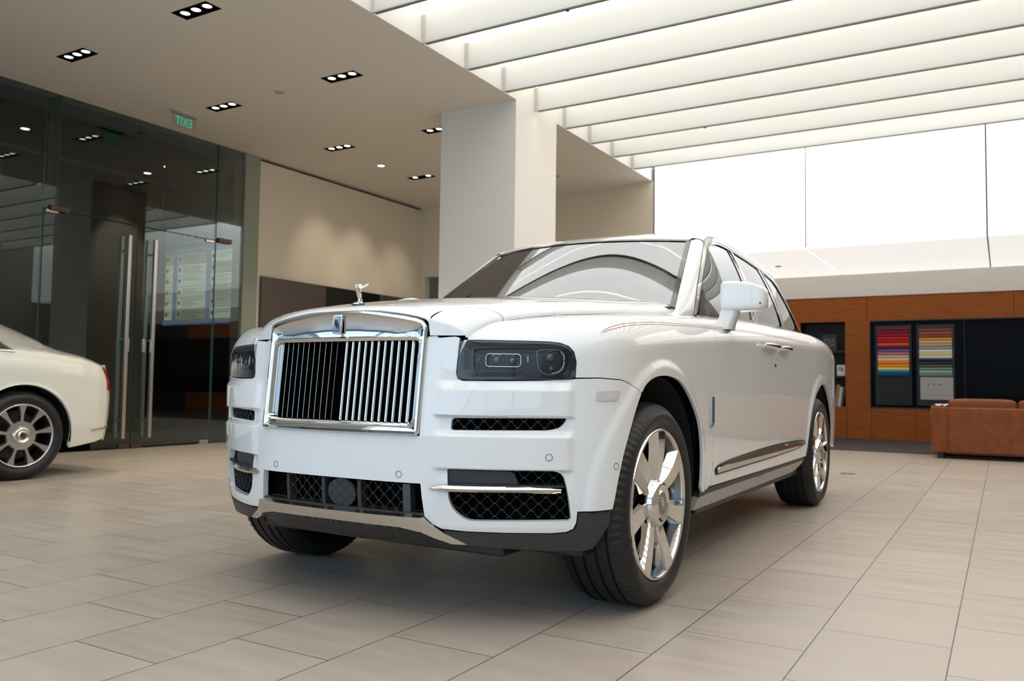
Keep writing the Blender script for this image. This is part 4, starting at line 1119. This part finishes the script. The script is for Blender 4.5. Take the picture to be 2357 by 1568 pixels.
S1 = [('plum',(112,28,52)),('wine',(128,30,48)),('crimson',(150,30,45)),('red',(200,28,40)),('brick red',(150,38,44)),('orange red',(240,84,20)),('purple',(72,26,84)),('lavender',(122,92,132)),('dusty pink',(172,122,138)),('peach',(226,178,146)),('cream',(222,208,178)),('bright orange',(255,122,4)),('mustard',(226,160,12)),('pale yellow',(222,216,166)),('teal',(0,124,144)),('deep blue',(26,64,124))]
S2 = [('cocoa',(132,72,56)),('rust',(158,88,62)),('chestnut',(140,74,48)),('amber',(222,146,52)),('sand',(206,184,144)),('taupe',(186,162,144)),('stone grey',(164,154,140)),('white',(228,226,216)),('pale gold',(224,206,160)),('off white',(226,222,208)),('navy',(24,40,56)),('slate blue',(42,58,68)),('olive brown',(96,90,74)),('sage',(120,150,132)),('mint grey',(164,186,166)),('sea green',(110,142,130))]
for (x0, x1, ztop, zbot, SS, side_) in ((.282,.768,1.915,1.08,S1,'left'),(.925,1.415,1.885,1.085,S2,'right')):
    N = len(SS); hh = (ztop-zbot)/N
    for i, (nm_, c) in enumerate(SS):
        z1 = ztop-hh*i; mb = MB(); mat_ = mat('swatch_'+side_+'_'+nm_.replace(' ','_'), tuple(v*1.25 for v in srgb(c)), .55)
        prof = [(.0,z1-.002),(-.022,z1-.004),(-.030,z1-.014),(-.024,z1-hh*.75),(-.012,z1-hh+.001),(.0,z1-hh+.001)]
        k = len(prof); v = [(x0,YB-.022+p[0],p[1]) for p in prof]+[(x1,YB-.022+p[0],p[1]) for p in prof]
        mb.add(v, [tuple(range(k)), tuple(range(k,2*k))[::-1]]+[(j,(j+1)%k,k+(j+1)%k,k+j) for j in range(k)])
        tag(mb.build('leather_swatch', mat_, bevel=.002), f'{nm_} leather swatch hanging in the {side_} rack of the black display', 'swatch', f'leather swatches in the {side_} rack')
p1 = tag(box('sample_board', .30,.775,YB-.042,YB-.0215,.635,1.065, mat('board_black', (.012,.011,.012), .6), bevel=.004), 'black sample board hanging below the colourful left swatches', 'board')
for x in (.41,.49,.57): MB().lathe([(0,.010),(-.003,.010),(-.003,0)],16,'y',(x,YB-.042,.93)).build('crest', mat('crest_red', (.16,.03,.02), .5), p1)
p2 = tag(box('sample_board', .935,1.425,YB-.045,YB-.0215,.70,1.075, mat('board_pale', (.46,.44,.42), .6), bevel=.004), 'pale grey sample board hanging below the right swatches', 'board')
for x in (1.06,1.14,1.225): MB().lathe([(0,.012),(-.003,.012),(-.003,0)],16,'y',(x,YB-.045,.955)).build('crest', mat('crest_brown', (.14,.06,.04), .5), p2)
box('board_line', .94,1.42,YB-.047,YB-.045,.775,.779, mat('line_grey', (.3,.28,.27), .5), p2)
# sofa seen from behind
leather = mat('tan_leather', (.2,.06,.02), .42); add_noise(leather, 9, (.17,.046,.011), (.24,.070,.018), bump=.05); nodes(leather)[0]['Principled BSDF'].inputs['Specular IOR Level'].default_value = .3
leatherb = mat('tan_leather_light', (.42,.19,.09), .5)
sofa = thing('sofa', 'tan leather sofa seen from behind in front of the swatch display', 'sofa', (1.34, 8.68, 0))
box('back', .185,2.45,0,.22,.075,.645, leather, sofa, .018)
box('arm', 0,.18,0,.98,.075,.655, leather, sofa, .018); box('arm', 2.455,2.64,0,.98,.075,.655, leather, sofa, .018)
box('seat_base', .18,2.46,.22,.95,.075,.30, leather, sofa, .01)
for a in (.19,.95,1.70): 
    box('seat_cushion', a,a+.74,.24,.96,.30,.44, leather, sofa, .04)
    blob('back_cushion', (a+.37,.20,.62), (.378,.11,.135), .35,.22, leather, sofa)
for x, y in ((.10,.10),(2.5,.10),(.10,.88),(2.5,.88)): MB().box(x-.03,x+.03,y-.03,y+.03,0,.08).build('foot', blackp, sofa)
MB().tube([(0.003,0,.08),(0.003,-.003,.65),(.003,.3,.66)],.004,6).build('piping', leatherb, sofa); MB().tube([(.183,-.002,.08),(.183,-.002,.65)],.003,6).build('piping', leatherb, sofa)
v=[];N=12
for i in range(N):
    for j in range(8):
        v.append((1.36+.015+.16*i/(N-1)+random.uniform(-.006,.006), 8.70+.03*j, .660+random.uniform(0,.028)))
f=[(j+8*i,j+1+8*i,j+1+8*(i+1),j+8*(i+1)) for i in range(N-1) for j in range(7)]
cl=MB().add(v,f).build('cloth', wcard, smooth=True, angle=180); so_=cl.modifiers.new('s','SOLIDIFY'); so_.thickness=.004
tag(cl, 'crumpled white cloth lying on the sofa arm at its left end', 'cloth')
# floor box, ceiling discs
tag(box('floor_outlet', .70,.83,5.83,5.93,0,.004, mat('outlet_grey', (.16,.16,.16), .35, .6), bevel=.001), 'small grey metal floor outlet plate in the tiles behind the SUV', 'floor outlet')
def disc(x,y,z,r,m,label,cat,name):
    return tag(MB().lathe([(0,r),(-.006,r),(-.010,r*.85),(-.010,0)],32,'z',(x,y,z)).build(name,m,smooth=True,angle=50), label, cat)
disc(-4.89,3.49,Hc,.052,mat('detector_white',(.50,.47,.42),.6),'small flat white detector disc between the recessed ceiling lights','smoke detector','smoke_detector')
disc(-1.04,10.86,2.874,.05,mat('disc_grey',(.30,.30,.28),.5),'small grey disc in the left glowing soffit panel','sprinkler cover','sprinkler_cover')
disc(-3.86,8.30,Hc,.05,mat('disc_grey',(.30,.30,.28),.5),'small grey disc on the ceiling just right of the column','sprinkler cover','sprinkler_cover')
disc(-1.08,3.188,4.117,.016,blackp,'tiny black stud on the underside of the eighth baffle','stud','ceiling_stud')
disc(-1.04,6.93,4.117,.016,blackp,'tiny black stud under the baffle above the windscreen','stud','ceiling_stud')
disc(-7.75,3.75,4.155,.05,blackp,'small dark ceiling sprinkler behind the glass above the doors','sprinkler','sprinkler')
# recessed spot lights
lamp_ = mat('spot_lamp', (.9,.9,.9), .3, emit=(1,.96,.86), estr=14)
PL = ['recessed black triple spotlight at the top centre left of the photo','recessed black triple spotlight nearest the glass doors','recessed black triple spotlight left of the column top','recessed black triple spotlight beside the green exit sign','recessed black triple spotlight in front of the beige screen wall','recessed black double spotlight furthest back before the beige wall','recessed black triple spotlight half hidden behind the column']
for (x, y, k), lb in zip(LIGHTS, PL):
    t = thing('recessed_light', lb, 'ceiling light', (x, y, Hc), group='recessed spotlights in the low ceiling')
    mb = MB(); mb.box(-LX,LX,-LY,LY,.10,.11); mb.box(-LX,-LX+.004,-LY,LY,0,.10); mb.box(LX-.004,LX,-LY,LY,0,.10); mb.box(-LX,LX,-LY,-LY+.004,0,.10); mb.box(-LX,LX,LY-.004,LY,0,.10)
    mb.build('housing', voidm, t)
    for dx in ((-.145,0,.145) if k == 3 else (-.12,.14)):
        s_ = MB().lathe([(.05,.050),(.006,.054),(.006,.041)],28,'z',(dx,0,0)).build('spot_ring', blackp, t, smooth=True, angle=50)
        MB().lathe([(.012,.041),(.010,0)],28,'z',(dx,0,0)).build('spot_bulb', lamp_, s_)
t = thing('adjustable_spotlight', 'single round tilted spotlight in the ceiling above the beige wall', 'ceiling light', (-5.86,6.49,Hc))
MB().lathe([(0,.10),(-.006,.10),(-.006,.075)],36,'z').build('ring', ceilm, t, smooth=True, angle=50)
MB().lathe([(-.02,.05),(-.012,.056),(.0,.058)],28,'z',(-.02,-.01,0)).build('spot_ring', mat('disc_grey',(.3,.3,.28),.5), t)
MB().lathe([(-.016,.05),(-.018,0)],28,'z',(-.02,-.01,0)).build('spot_bulb', lamp_, t)
# TV wall panels
tv = thing('wall_screen', 'long wall unit with a black screen between two taupe metal panels', 'wall screen', (-7.20, 5.38, 1.20))
taupe = mat('taupe_metal', (.115,.09,.078), .35, .35)
box('side_panel', 0,.055,0,1.33,0,1.19, taupe, tv, .003); box('screen', 0,.05,1.335,2.66,0,1.19, mat('screen_black',(.008,.008,.008),.15), tv, .002); box('side_panel', 0,.055,2.665,3.75,0,1.19, taupe, tv, .003)
# exit sign
ex = thing('exit_sign', 'green illuminated EXIT sign hanging from the low ceiling near the glass doors', 'exit sign', (-6.5, 3.465, Hc))
MB().box(-.004,.004,-.17,.17,-.19,-.03).build('clear_panel', glass_mat('acrylic_clear',(.93,.95,.93),1.2), ex)
MB().box(-.012,.012,-.18,.18,-.034,0).build('ceiling_bracket', mat('bracket_grey',(.35,.34,.31),.4), ex)
exm = mat('exit_green', (.05,.35,.2), .5, emit=(.05,.80,.50), estr=.6)
text('exit_lettering', 'EXIT', .15, .002, exm, ex, Matrix.Translation((.0,0,-.115))@Matrix.Rotation(-pi/2,4,'Z')@Matrix.Rotation(pi/2,4,'X')@Matrix.Diagonal((.80,1,1,1)))
# ---- glass partition to the lobby
GX = -7.22
gl2 = mat('glass_edge_green', (.02,.12,.09), .1, coat=.3)
def pane(y0,y1,z0,z1,name,label,cat,parent=None,group=None,x=GX):
    o = MB().box(x-.006,x+.006,y0,y1,z0,z1).build(name, glasswall, parent)
    if parent is None: tag(o,label,cat,group)
    return o
struct(pane(-6.9,.2,0,Hc,'window_1','','')); struct(pane(.206,2.18,0,Hc,'window_2','',''))
struct(pane(4.60,5.055,0,Hc,'window_3','','')); struct(pane(2.19,3.745,2.80,Hc,'window_4','','')); struct(pane(3.75,4.595,2.80,Hc,'window_5','',''))
for y in (.203,2.185,4.598): struct(box('trim_4', GX-.0065,GX+.0065,y-.003,y+.003,0,Hc,gl2))
struct(box('trim_5', GX-.0065,GX+.0065,2.19,4.595,2.795,2.80,gl2))
for i,(y0,y1,hy,lb) in enumerate(((2.20,3.385,3.235,'left glass door leaf with a tall steel bar handle'),(3.395,4.585,3.60,'right glass door leaf with a tall steel bar handle'))):
    d = struct(pane(y0,y1,.02,2.785,'door_%d'%(i+2),'','')); d['label'] = lb
    MB().box(-.004,.004,y0,y0+.006,.02,2.785).build('leaf_edge', gl2, d).location=(GX,0,0)
    for sx_ in (.075,-.075):
        h=MB().box(GX+sx_-.022,GX+sx_+.022,hy-.022,hy+.022,.13,2.64)
        h.build('door_handle', brushed, d, bevel=.004)
    for z in (.35,1.35,2.45): MB().box(GX-.075,GX+.075,hy-.01,hy+.01,z-.012,z+.012).build('handle_post', brushed, d)
    MB().box(GX-.02,GX+.02,hy+(.05 if i==0 else -.09),hy+(.09 if i==0 else -.05),1.20,1.37).build('lock_case', brushed, d, bevel=.004)
    yy = y0+.02 if i==0 else y1-.16
    for z0,z1 in ((.0,.05),(2.75,2.785)): MB().box(GX-.018,GX+.018,yy,yy+.14,z0+.003,z1).build('patch_fitting', brushed, d, bevel=.003)
    yy = y1-.15 if i==0 else y0+.01
    MB().box(GX-.018,GX+.018,yy,yy+.14,.003,.05).build('patch_fitting', mat('copper_patch',(.12,.075,.055),.35,.6), d, bevel=.003)
for y, lb in ((2.36,'left'),(4.72,'right')):
    pts=[(GX-.22,Hc),(GX-.008,Hc),(GX-.008,2.86),(GX-.008,2.82),(GX-.15,2.82),(GX-.22,2.93)]
    f_ = thing('glass_fin', f'{lb} green-edged glass fin hanging from the ceiling behind the partition', 'glass fin', (0,y,0), group='glass fins of the partition')
    prism('fin_pane', pts, 'y', -.008, .008, mat('fin_glass',(.04,.17,.13),.08,alpha=.42), f_)
    MB().box(GX-.223,GX-.219,-.009,.009,2.93,Hc).build('fin_edge', gl2, f_); MB().box(GX-.012,GX-.0085,-.009,.009,2.84,Hc).build('fin_edge', gl2, f_)
    MB().box(GX-.16,GX+.045,-.10 ,.12,2.775,2.835).build('patch_bracket', mat('copper_patch',(.12,.075,.055),.35,.6), f_, bevel=.004)
# ---- lobby behind the glass
stone = mat('lobby_stone', (.045,.030,.024), .30); add_noise(stone, 2.2, (.034,.022,.018), (.060,.040,.033), 8, (1,1,5))
stone2 = mat('lobby_stone_dark', (.012,.010,.010), .25)
struct(box('floor', -14, -7.24, YF, 6.0, -.12, -.002, mat('lobby_floor', (.055,.047,.040), .22)))
struct(box('ceiling', -14, -7.30, YF, 6.0, 4.16, 4.2, mat('lobby_ceiling', (.30,.34,.42), .7)))
struct(box('ceiling', -9.5, -8.0, YF, 6.0, 4.05, 4.159, mat('lobby_soffit', (.006,.006,.006), .8)))
struct(box('wall_lobby', -10.15, -7.42, 6.0, 6.2, .95, 4.16, stone)); struct(box('wall_lobby', -10.15, -7.42, 5.99, 6.2, 0, .95, stone2))
struct(box('wall_lobby', -14, -10.15, 4.2, 6.2, 0, 4.16, stone)); struct(box('wall_lobby', -14.1, -13.9, YF, 4.2, 0, 4.16, mat('lobby_far', (.05,.042,.036), .5)))
struct(box('wall_lobby_pier', -10.9, -10.1, 3.2, 4.2, 0, 4.16, mat('pier_brown', (.030,.022,.018), .35)))
dr = thing('directory_board', 'backlit tenant directory board on the lobby wall behind the glass door', 'directory', (0, 5.995, 0))
bm_ = mat('directory_frame', (.22,.30,.42), .3, .6, emit=(.25,.42,.75), estr=.22)  # blue glow stands in for reflections on the metal frame
mb = MB(); mb.box(-10.14,-8.24,-.04,0,1.78,1.86); mb.box(-10.14,-8.24,-.03,0,2.99,3.05)
for x in (-9.86,-9.03): mb.box(x-.055,x+.055,-.035,0,1.86,3.0)
mb.build('frame', bm_, dr, bevel=.003)
box('header', -10.14,-8.24,-.02,0,3.05,3.42, mat('header_grey', (.16,.18,.20), .4, emit=(.4,.5,.55), estr=.08), dr)
box('header_line', -10.14,-8.24,-.024,-.02,3.09,3.13, mat('line_gold', (.20,.15,.08), .4), dr)
text('sign_lettering', '1150 BUILDING', .17, .004, mat('sign_bronze', (.045,.03,.02), .5), dr, Matrix.Translation((-9.42,-.026,3.24))@Matrix.Rotation(pi/2,4,'X'))
plate = mat('directory_plate', (.45,.45,.38), .5, emit=(.66,.70,.54), estr=.50); plate2 = mat('directory_plate_dim', (.35,.33,.27), .5, emit=(.5,.48,.36), estr=.30); ink = mat('directory_ink', (.05,.05,.04), .7)
rnd = random.Random(3)
for x0, x1 in ((-10.12,-9.92),(-9.80,-9.09),(-8.97,-8.27)):
    for r in range(6):
        z0 = 1.87+r*.1865
        p = box('name_plate', x0, x1, -.025, -.005, z0, z0+.176, plate if rnd.random() < .65 else plate2, dr)
        mb = MB(); nl = rnd.choice((2,3,2,4))
        for q in range(nl):
            zz = z0+.14-q*.034; L = rnd.uniform(.45,.95)
            mb.box(x0+.14*(x1-x0)/.7*.9, x0+(x1-x0)*(.2+.75*L), -.027, -.025, zz-.009, zz)
        mb.box(x0+.02, x0+.07, -.027, -.025, z0+.06, z0+.12)
        mb.build('plate_text', ink, p)
for (x,y,lb) in ((-10.0,1.9,'warm round lobby downlight nearest the left photo edge'),(-8.6,2.7,'warm lobby downlight between the fin and door'),(-9.2,4.9,'warm lobby downlight above the directory board')):
    t = thing('lobby_downlight', lb, 'ceiling light', (x,y,4.05 if -9.5<x<-8 else 4.16), group='lobby downlights')
    MB().lathe([(0,.07),(-.008,.07),(-.008,.05)],28,'z').build('ring', mat('disc_grey',(.3,.3,.28),.5), t); MB().lathe([(-.004,.05),(-.004,0)],28,'z').build('spot_bulb', lamp_, t)
# ---- rest of the shell (right side and the glazed street front behind the photographer)
struct(box('wall_right', XR, XR+.2, YF, 12.6, 0, 4.47, mat('wall_right_paint', (.36,.33,.28), .7)))
fr_m = mat('front_frame', (.35,.36,.37), .4, .5)
mb = MB(); mb.box(-7.3,XR,YF-.15,YF,3.95,4.5); mb.box(-7.3,XR,YF-.15,YF,0,.12); mb.box(-7.3,XR,YF-.12,YF-.02,2.70,2.80)
for x in np.arange(-7.2,XR+.1,1.6): mb.box(x-.05,x+.05,YF-.15,YF,.12,3.95)
struct(mb.build('window_6', fr_m))
gnd = struct(box('floor', -30, 30, -40, YF-.2, -.16, -.12, mat('street_paving', (.16,.16,.16), .8)))
# ---- world and lamps
w = bpy.data.worlds.new('sky'); sc.world = w; w.use_nodes = True; wn, wl = w.node_tree.nodes, w.node_tree.links
bg = wn['Background']; tcw = wn.new('ShaderNodeTexCoord'); sp_ = wn.new('ShaderNodeSeparateXYZ'); wl.new(tcw.outputs['Generated'], sp_.inputs[0])
rp_ = wn.new('ShaderNodeValToRGB'); wl.new(sp_.outputs[2], rp_.inputs[0]); e = rp_.color_ramp.elements
e[0].position = .0; e[0].color = (.10,.14,.18,1); e[1].position = .35; e[1].color = (.42,.66,1.0,1); rp_.color_ramp.elements.new(.04).color = (.20,.30,.42,1)
wl.new(rp_.outputs[0], bg.inputs[0]); bg.inputs[1].default_value = 1.6
def area(name, loc, rot, sx_, sy_, power, color):
    L = bpy.data.lights.new(name,'AREA'); L.shape='RECTANGLE'; L.size=sx_; L.size_y=sy_; L.energy=power; L.color=color
    o = bpy.data.objects.new(name,L); C.objects.link(o); o.location=loc; o.rotation_euler=rot; return o
def spot(name, loc, target, power, color, ang, blend=.6, size=.05):
    L = bpy.data.lights.new(name,'SPOT'); L.energy=power; L.color=color; L.spot_size=radians(ang); L.spot_blend=blend; L.shadow_soft_size=size
    o = bpy.data.objects.new(name,L); C.objects.link(o); o.location=loc; o.rotation_euler=(Vector(target)-Vector(loc)).to_track_quat('-Z','Y').to_euler(); return o
# daylight through the street front
dl_ = area('daylight_area', (-.8,YF-.3,2.2), (radians(-90),0,pi), 12.5, 3.6, 360, (.55,.76,1.0)); 
dl_.rotation_euler = (radians(90),0,0)
l2_ = area('daylight_area', (-10.6,YF-.3,2.2), (radians(90),0,0), 6, 3.6, 60, (.60,.76,1.0))  # added fill light that brightens the lobby, no window built there
# recessed spots (light from the lamps seen in the ceiling)
for (x,y,k) in LIGHTS:
    spot('spot_light', (x,y,Hc-.02), (x,y,0), 190, (1,.88,.70), 80, .8)
for y,tz,pw in ((6.49,2.7,70),(7.375,2.6,55),(8.4,2.4,50)): spot('spot_light', (-5.86,y,Hc-.03), (-7.25,y+.1,tz), pw, (1,.88,.68), 48, 1.0)
spot('spot_light', (-9.2,4.9,3.95), (-9.2,5.9,2.2), 16, (1,.92,.8), 90, .8); spot('spot_light', (-8.6,2.7,3.95), (-8.8,3.4,0), 15, (1,.92,.8), 80, .8); spot('spot_light', (-11.5,3.0,3.95), (-11.7,4.2,2.8), 8, (.9,1,.6), 40, 1)
# ================================================================== THE SALOON at the left
sal = thing('saloon_car', 'ivory saloon car with silver roof, its tail showing at the left edge', 'car', (-5.875, 0, 0))
# local frame: same axes as the room, half width .95; rear towards +y
HWID=.955
def sal_half(y,z):
    base=np.interp(y,[-4.0,-3.6,-3.0,-2,-1,0,.8,1.1,1.35,1.5,1.62,1.70,1.745],[.70,.86,.94,.955,.955,.960,.965,.958,.935,.90,.84,.76,.66])
    top=np.interp(y,[-4,-3,-2,-1,0,.6,1.0,1.35,1.6,1.75],[.98,1.06,1.09,1.10,1.115,1.11,1.085,1.045,.985,.95])
    q=np.clip((z-(top-.20))/.20,0,.999);s=.11*(1-np.sqrt(1-q*q))
    s=s+np.interp(z,[.2,.30,.42,.60,2],[.06,.035,.012,0,0])
    rearcut=0
    s=s-.010*(1-sm(np.hypot(y-.80,z-.36),.42,.47))-.010*(1-sm(np.hypot(y+2.5,z-.36),.42,.47))
    # crease low on the rear bumper
    s=s+.006*sm(z,.47,.455)*sm(y,1.1,1.2)
    return base-s,top
def sl(sg,off=0): 
    def f(y,z):
        y=np.asarray(y,float);z=np.asarray(z,float);h,t=sal_half(y,z);return np.stack([sg*(h+off),y,z],-1)
    return f
def arch(yc,r,z0,n=30): 
    a0=math.asin((z0-.36)/r);return [(yc+r*cos(a),.36+r*sin(a)) for a in np.linspace(pi-a0,a0,n)]
topz=[(y,float(sal_half(y,.6)[1])-.0035) for y in np.linspace(1.60,-3.95,40)]
sideo=[(-3.95,.27),(-2.5-.43,.27)]+arch(-2.5,.44,.27)+[(-2.05,.22),(.36,.22)]+arch(.80,.44,.27)+[(1.245,.245),(1.53,.285),(1.64,.31),(1.69,.40),(1.705,.43),(1.742,.52),(1.744,.64),(1.70,.655),(1.685,.75),(1.63,.94)]+topz
for s_ in (1,-1):
    P=sideo if s_<0 else sideo[::-1]
    body=sheet('body_side',P,[],sl(s_),.035,paint2,sal,.02,flip=(s_>0) if False else False)
    # fix normals direction
for o_ in [k for k in kids(sal)]:
    me=o_.data
# upper deck: silver upper body, boot and glasshouse as lofted sections
st=[(-3.9,.60,.93,.93),(-3.0,.78,1.045,1.05),(-2.0,.83,1.08,1.13),(-1.6,.84,1.09,1.16),(-1.2,.845,1.095,1.22)]
def deck(y0,y1,fz,fw,name,m_,ny=30,nx_=25,p=2.6):
    v=[]
    for y in np.linspace(y0,y1,ny):
        h,t=sal_half(y,2.0);h=float(sal_half(y,float(t)-.004)[0]);z0=float(t)-.004;zt=fz(y);w=fw(y,h)
        for i in range(nx_):
            a=math.sin((-1+2*i/(nx_-1))*pi/2);v.append((w*a,y,z0+(zt-z0)*max(0,1-abs(a)**p)**(1/2.0)))
    f=[(j*nx_+i,j*nx_+i+1,(j+1)*nx_+i+1,(j+1)*nx_+i) for j in range(ny-1) for i in range(nx_-1)]
    return MB().add(v,f).build(name,m_,sal,smooth=True,angle=180)
PZ=[(-3.95,.99),(-3.0,1.12),(-1.75,1.20),(-1.6,1.22),(-1.1,1.46),(-.8,1.53),(-.3,1.56),(.1,1.54),(.35,1.50),(.58,1.430),(.74,1.375),(.90,1.300),(1.06,1.200),(1.16,1.150),(1.28,1.118),(1.42,1.088),(1.55,1.035),(1.64,.985)]
fz=lambda y: float(np.interp(y,*zip(*PZ)))
deck(-3.95,-1.7,fz,lambda y,h:h,'bonnet',silverpaint,ny=14)
deck(.98,1.655,fz,lambda y,h:h,'boot_lid',silverpaint,ny=20,p=3)
# glasshouse
v=[];ny_,nn=44,31
for y in np.linspace(-1.72,1.0,ny_):
    t=float(sal_half(y,2.0)[1]);z0=t-.004;h=float(sal_half(y,z0)[0]);zt=fz(y)
    for i in range(nn):
        a=(-1+2*i/(nn-1));
        ang=a*pi/2;x=math.copysign(abs(math.sin(ang))**.8,a)*h*(1-.0);zz=z0+(zt-z0)*max(0,math.cos(ang))**.62
        k=(zz-z0)/.5;x*=1-.20*max(0,min(1,k))*(abs(a)>.0)
        v.append((x,y,zz))
f=[(j*nn+i,j*nn+i+1,(j+1)*nn+i+1,(j+1)*nn+i) for j in range(ny_-1) for i in range(nn-1)]
gh=MB().add(v,f).build('roof',silverpaint,sal,smooth=True,angle=180)
mb=MB()
for s_ in (1,-1):
    def gx(z): return .905-.35*(z-1.10)
    pts=[(-1.35,1.135),(-.95,1.36),(-.6,1.44),(-.1,1.46),(.25,1.38),(.52,1.225),(.70,1.09),(.45,1.10)]
    n=len(pts);mb.add([(s_*gx(z),y,z) for y,z in pts],[tuple(range(n))])
mb.build('side_window',blackgloss,gh)
for s_ in (1,-1):
    pts=[(.25,1.375),(.52,1.222),(.72,1.075),(.40,1.085)];MB().tube([(s_*(.908-.35*(z-1.10)),y,z) for y,z in pts],.010,8).build('window_trim',chrome,gh,smooth=True)
# rear end
v=[];zs=[.29,.40,.43,.52,.64,.655,.75,.86,.94,.985];yr=[1.64,1.70,1.715,1.745,1.745,1.70,1.69,1.665,1.64,1.62]
for z,y in zip(zs,yr):
    for i in range(21):
        a=-1+i/10;h=float(sal_half(y-.035,.6)[0])-.012;v.append((h*math.copysign(abs(a)**.9,a),y-.035+.07*(1-abs(a)**3)-.0,z))
f=[(j*21+i,j*21+i+1,(j+1)*21+i+1,(j+1)*21+i) for j in range(len(zs)-1) for i in range(20)]
MB().add(v,f).build('rear_bumper',paint2,sal,smooth=True,angle=50)
mb=MB()
for s_ in (1,-1):
    q=[(1.575,.955),(1.615,.955),(1.655,.86),(1.688,.755),(1.632,.745),(1.612,.85)]
    r=sheet('tail_lamp',q if s_<0 else q[::-1],[],sl(s_,.006),.03,redlamp,sal,.03)
    mbx=MB();mbx.tube([tuple(sl(s_,.008)(a,b)) for a,b in ((1.70,.415),(1.60,.40),(1.45,.39))],.006,6);mbx.build('exhaust_trim',chrome,sal)
mb=MB().box(-.80,.80,-3.6,1.50,.20,.80);mb.box(-.70,.70,1.45,1.66,.32,.92);mb.build('underbody',voidm,sal)
w_s=wheel_template(sal,'nine',.372,.265,.24);w_s.location=(.955,.80,.372)
for (x,y,rz) in ((.955,-2.5,0),(-.955,.80,pi),(-.955,-2.5,pi)):
    c_=copy_tree(w_s,sal);c_.location=(x,y,.372);c_.rotation_euler=(.4,0,rz)
for s_ in (1,-1):
    for yc in (.80,-2.5):
        v=[];n=24
        for i in range(n+1):
            a=radians(-8)+radians(196)*i/n
            for x_ in (.93,.60): v.append((s_*x_,yc+.435*cos(a),.36+.435*sin(a)))
        k=len(v);v2=[(s_*.60,yc+.435*cos(radians(-8)+radians(196)*i/n),.36+.435*sin(radians(-8)+radians(196)*i/n)) for i in range(n+1)]
        mb=MB().add(v,[(2*i,2*i+1,2*i+3,2*i+2) for i in range(n)]);mb.add(v2,[tuple(range(n+1))]);mb.build('wheel_arch_liner',MATS['arch_liner'],sal)
# ================================================================== CAMERA
a_,b_,c_=-0.53466729,0.05390096,0.01348369
fwd=np.array([sin(a_)*cos(b_),cos(a_)*cos(b_),sin(b_)]);right=np.array([cos(a_),-sin(a_),0]);up=np.cross(right,fwd)
r_=right*cos(c_)+up*sin(c_);u_=-right*sin(c_)+up*cos(c_)
cam=bpy.data.cameras.new('camera');co=bpy.data.objects.new('camera',cam);C.objects.link(co)
co.matrix_world=Matrix(((r_[0],u_[0],-fwd[0],2.13477),(r_[1],u_[1],-fwd[1],-3.11533),(r_[2],u_[2],-fwd[2],.84762),(0,0,0,1)))
cam.sensor_width=36;cam.lens=1909.95/2357*36;cam.clip_end=200;cam.clip_start=.05
cam.dof.use_dof=True;cam.dof.focus_distance=3.3;cam.dof.aperture_fstop=4.0
sc.camera=co
sc.view_settings.view_transform='Standard';sc.view_settings.look='None';sc.view_settings.gamma=1;sc.view_settings.use_curve_mapping=False
sc.view_settings.exposure=-0.42
sc.cycles.use_denoising=True
sc.cycles.use_adaptive_sampling=True;sc.cycles.adaptive_threshold=.05
sc.cycles.max_bounces=7;sc.cycles.diffuse_bounces=3;sc.cycles.glossy_bounces=4;sc.cycles.transmission_bounces=4;sc.cycles.transparent_max_bounces=10
sc.cycles.sample_clamp_indirect=6;sc.cycles.caustics_reflective=False;sc.cycles.caustics_refractive=False
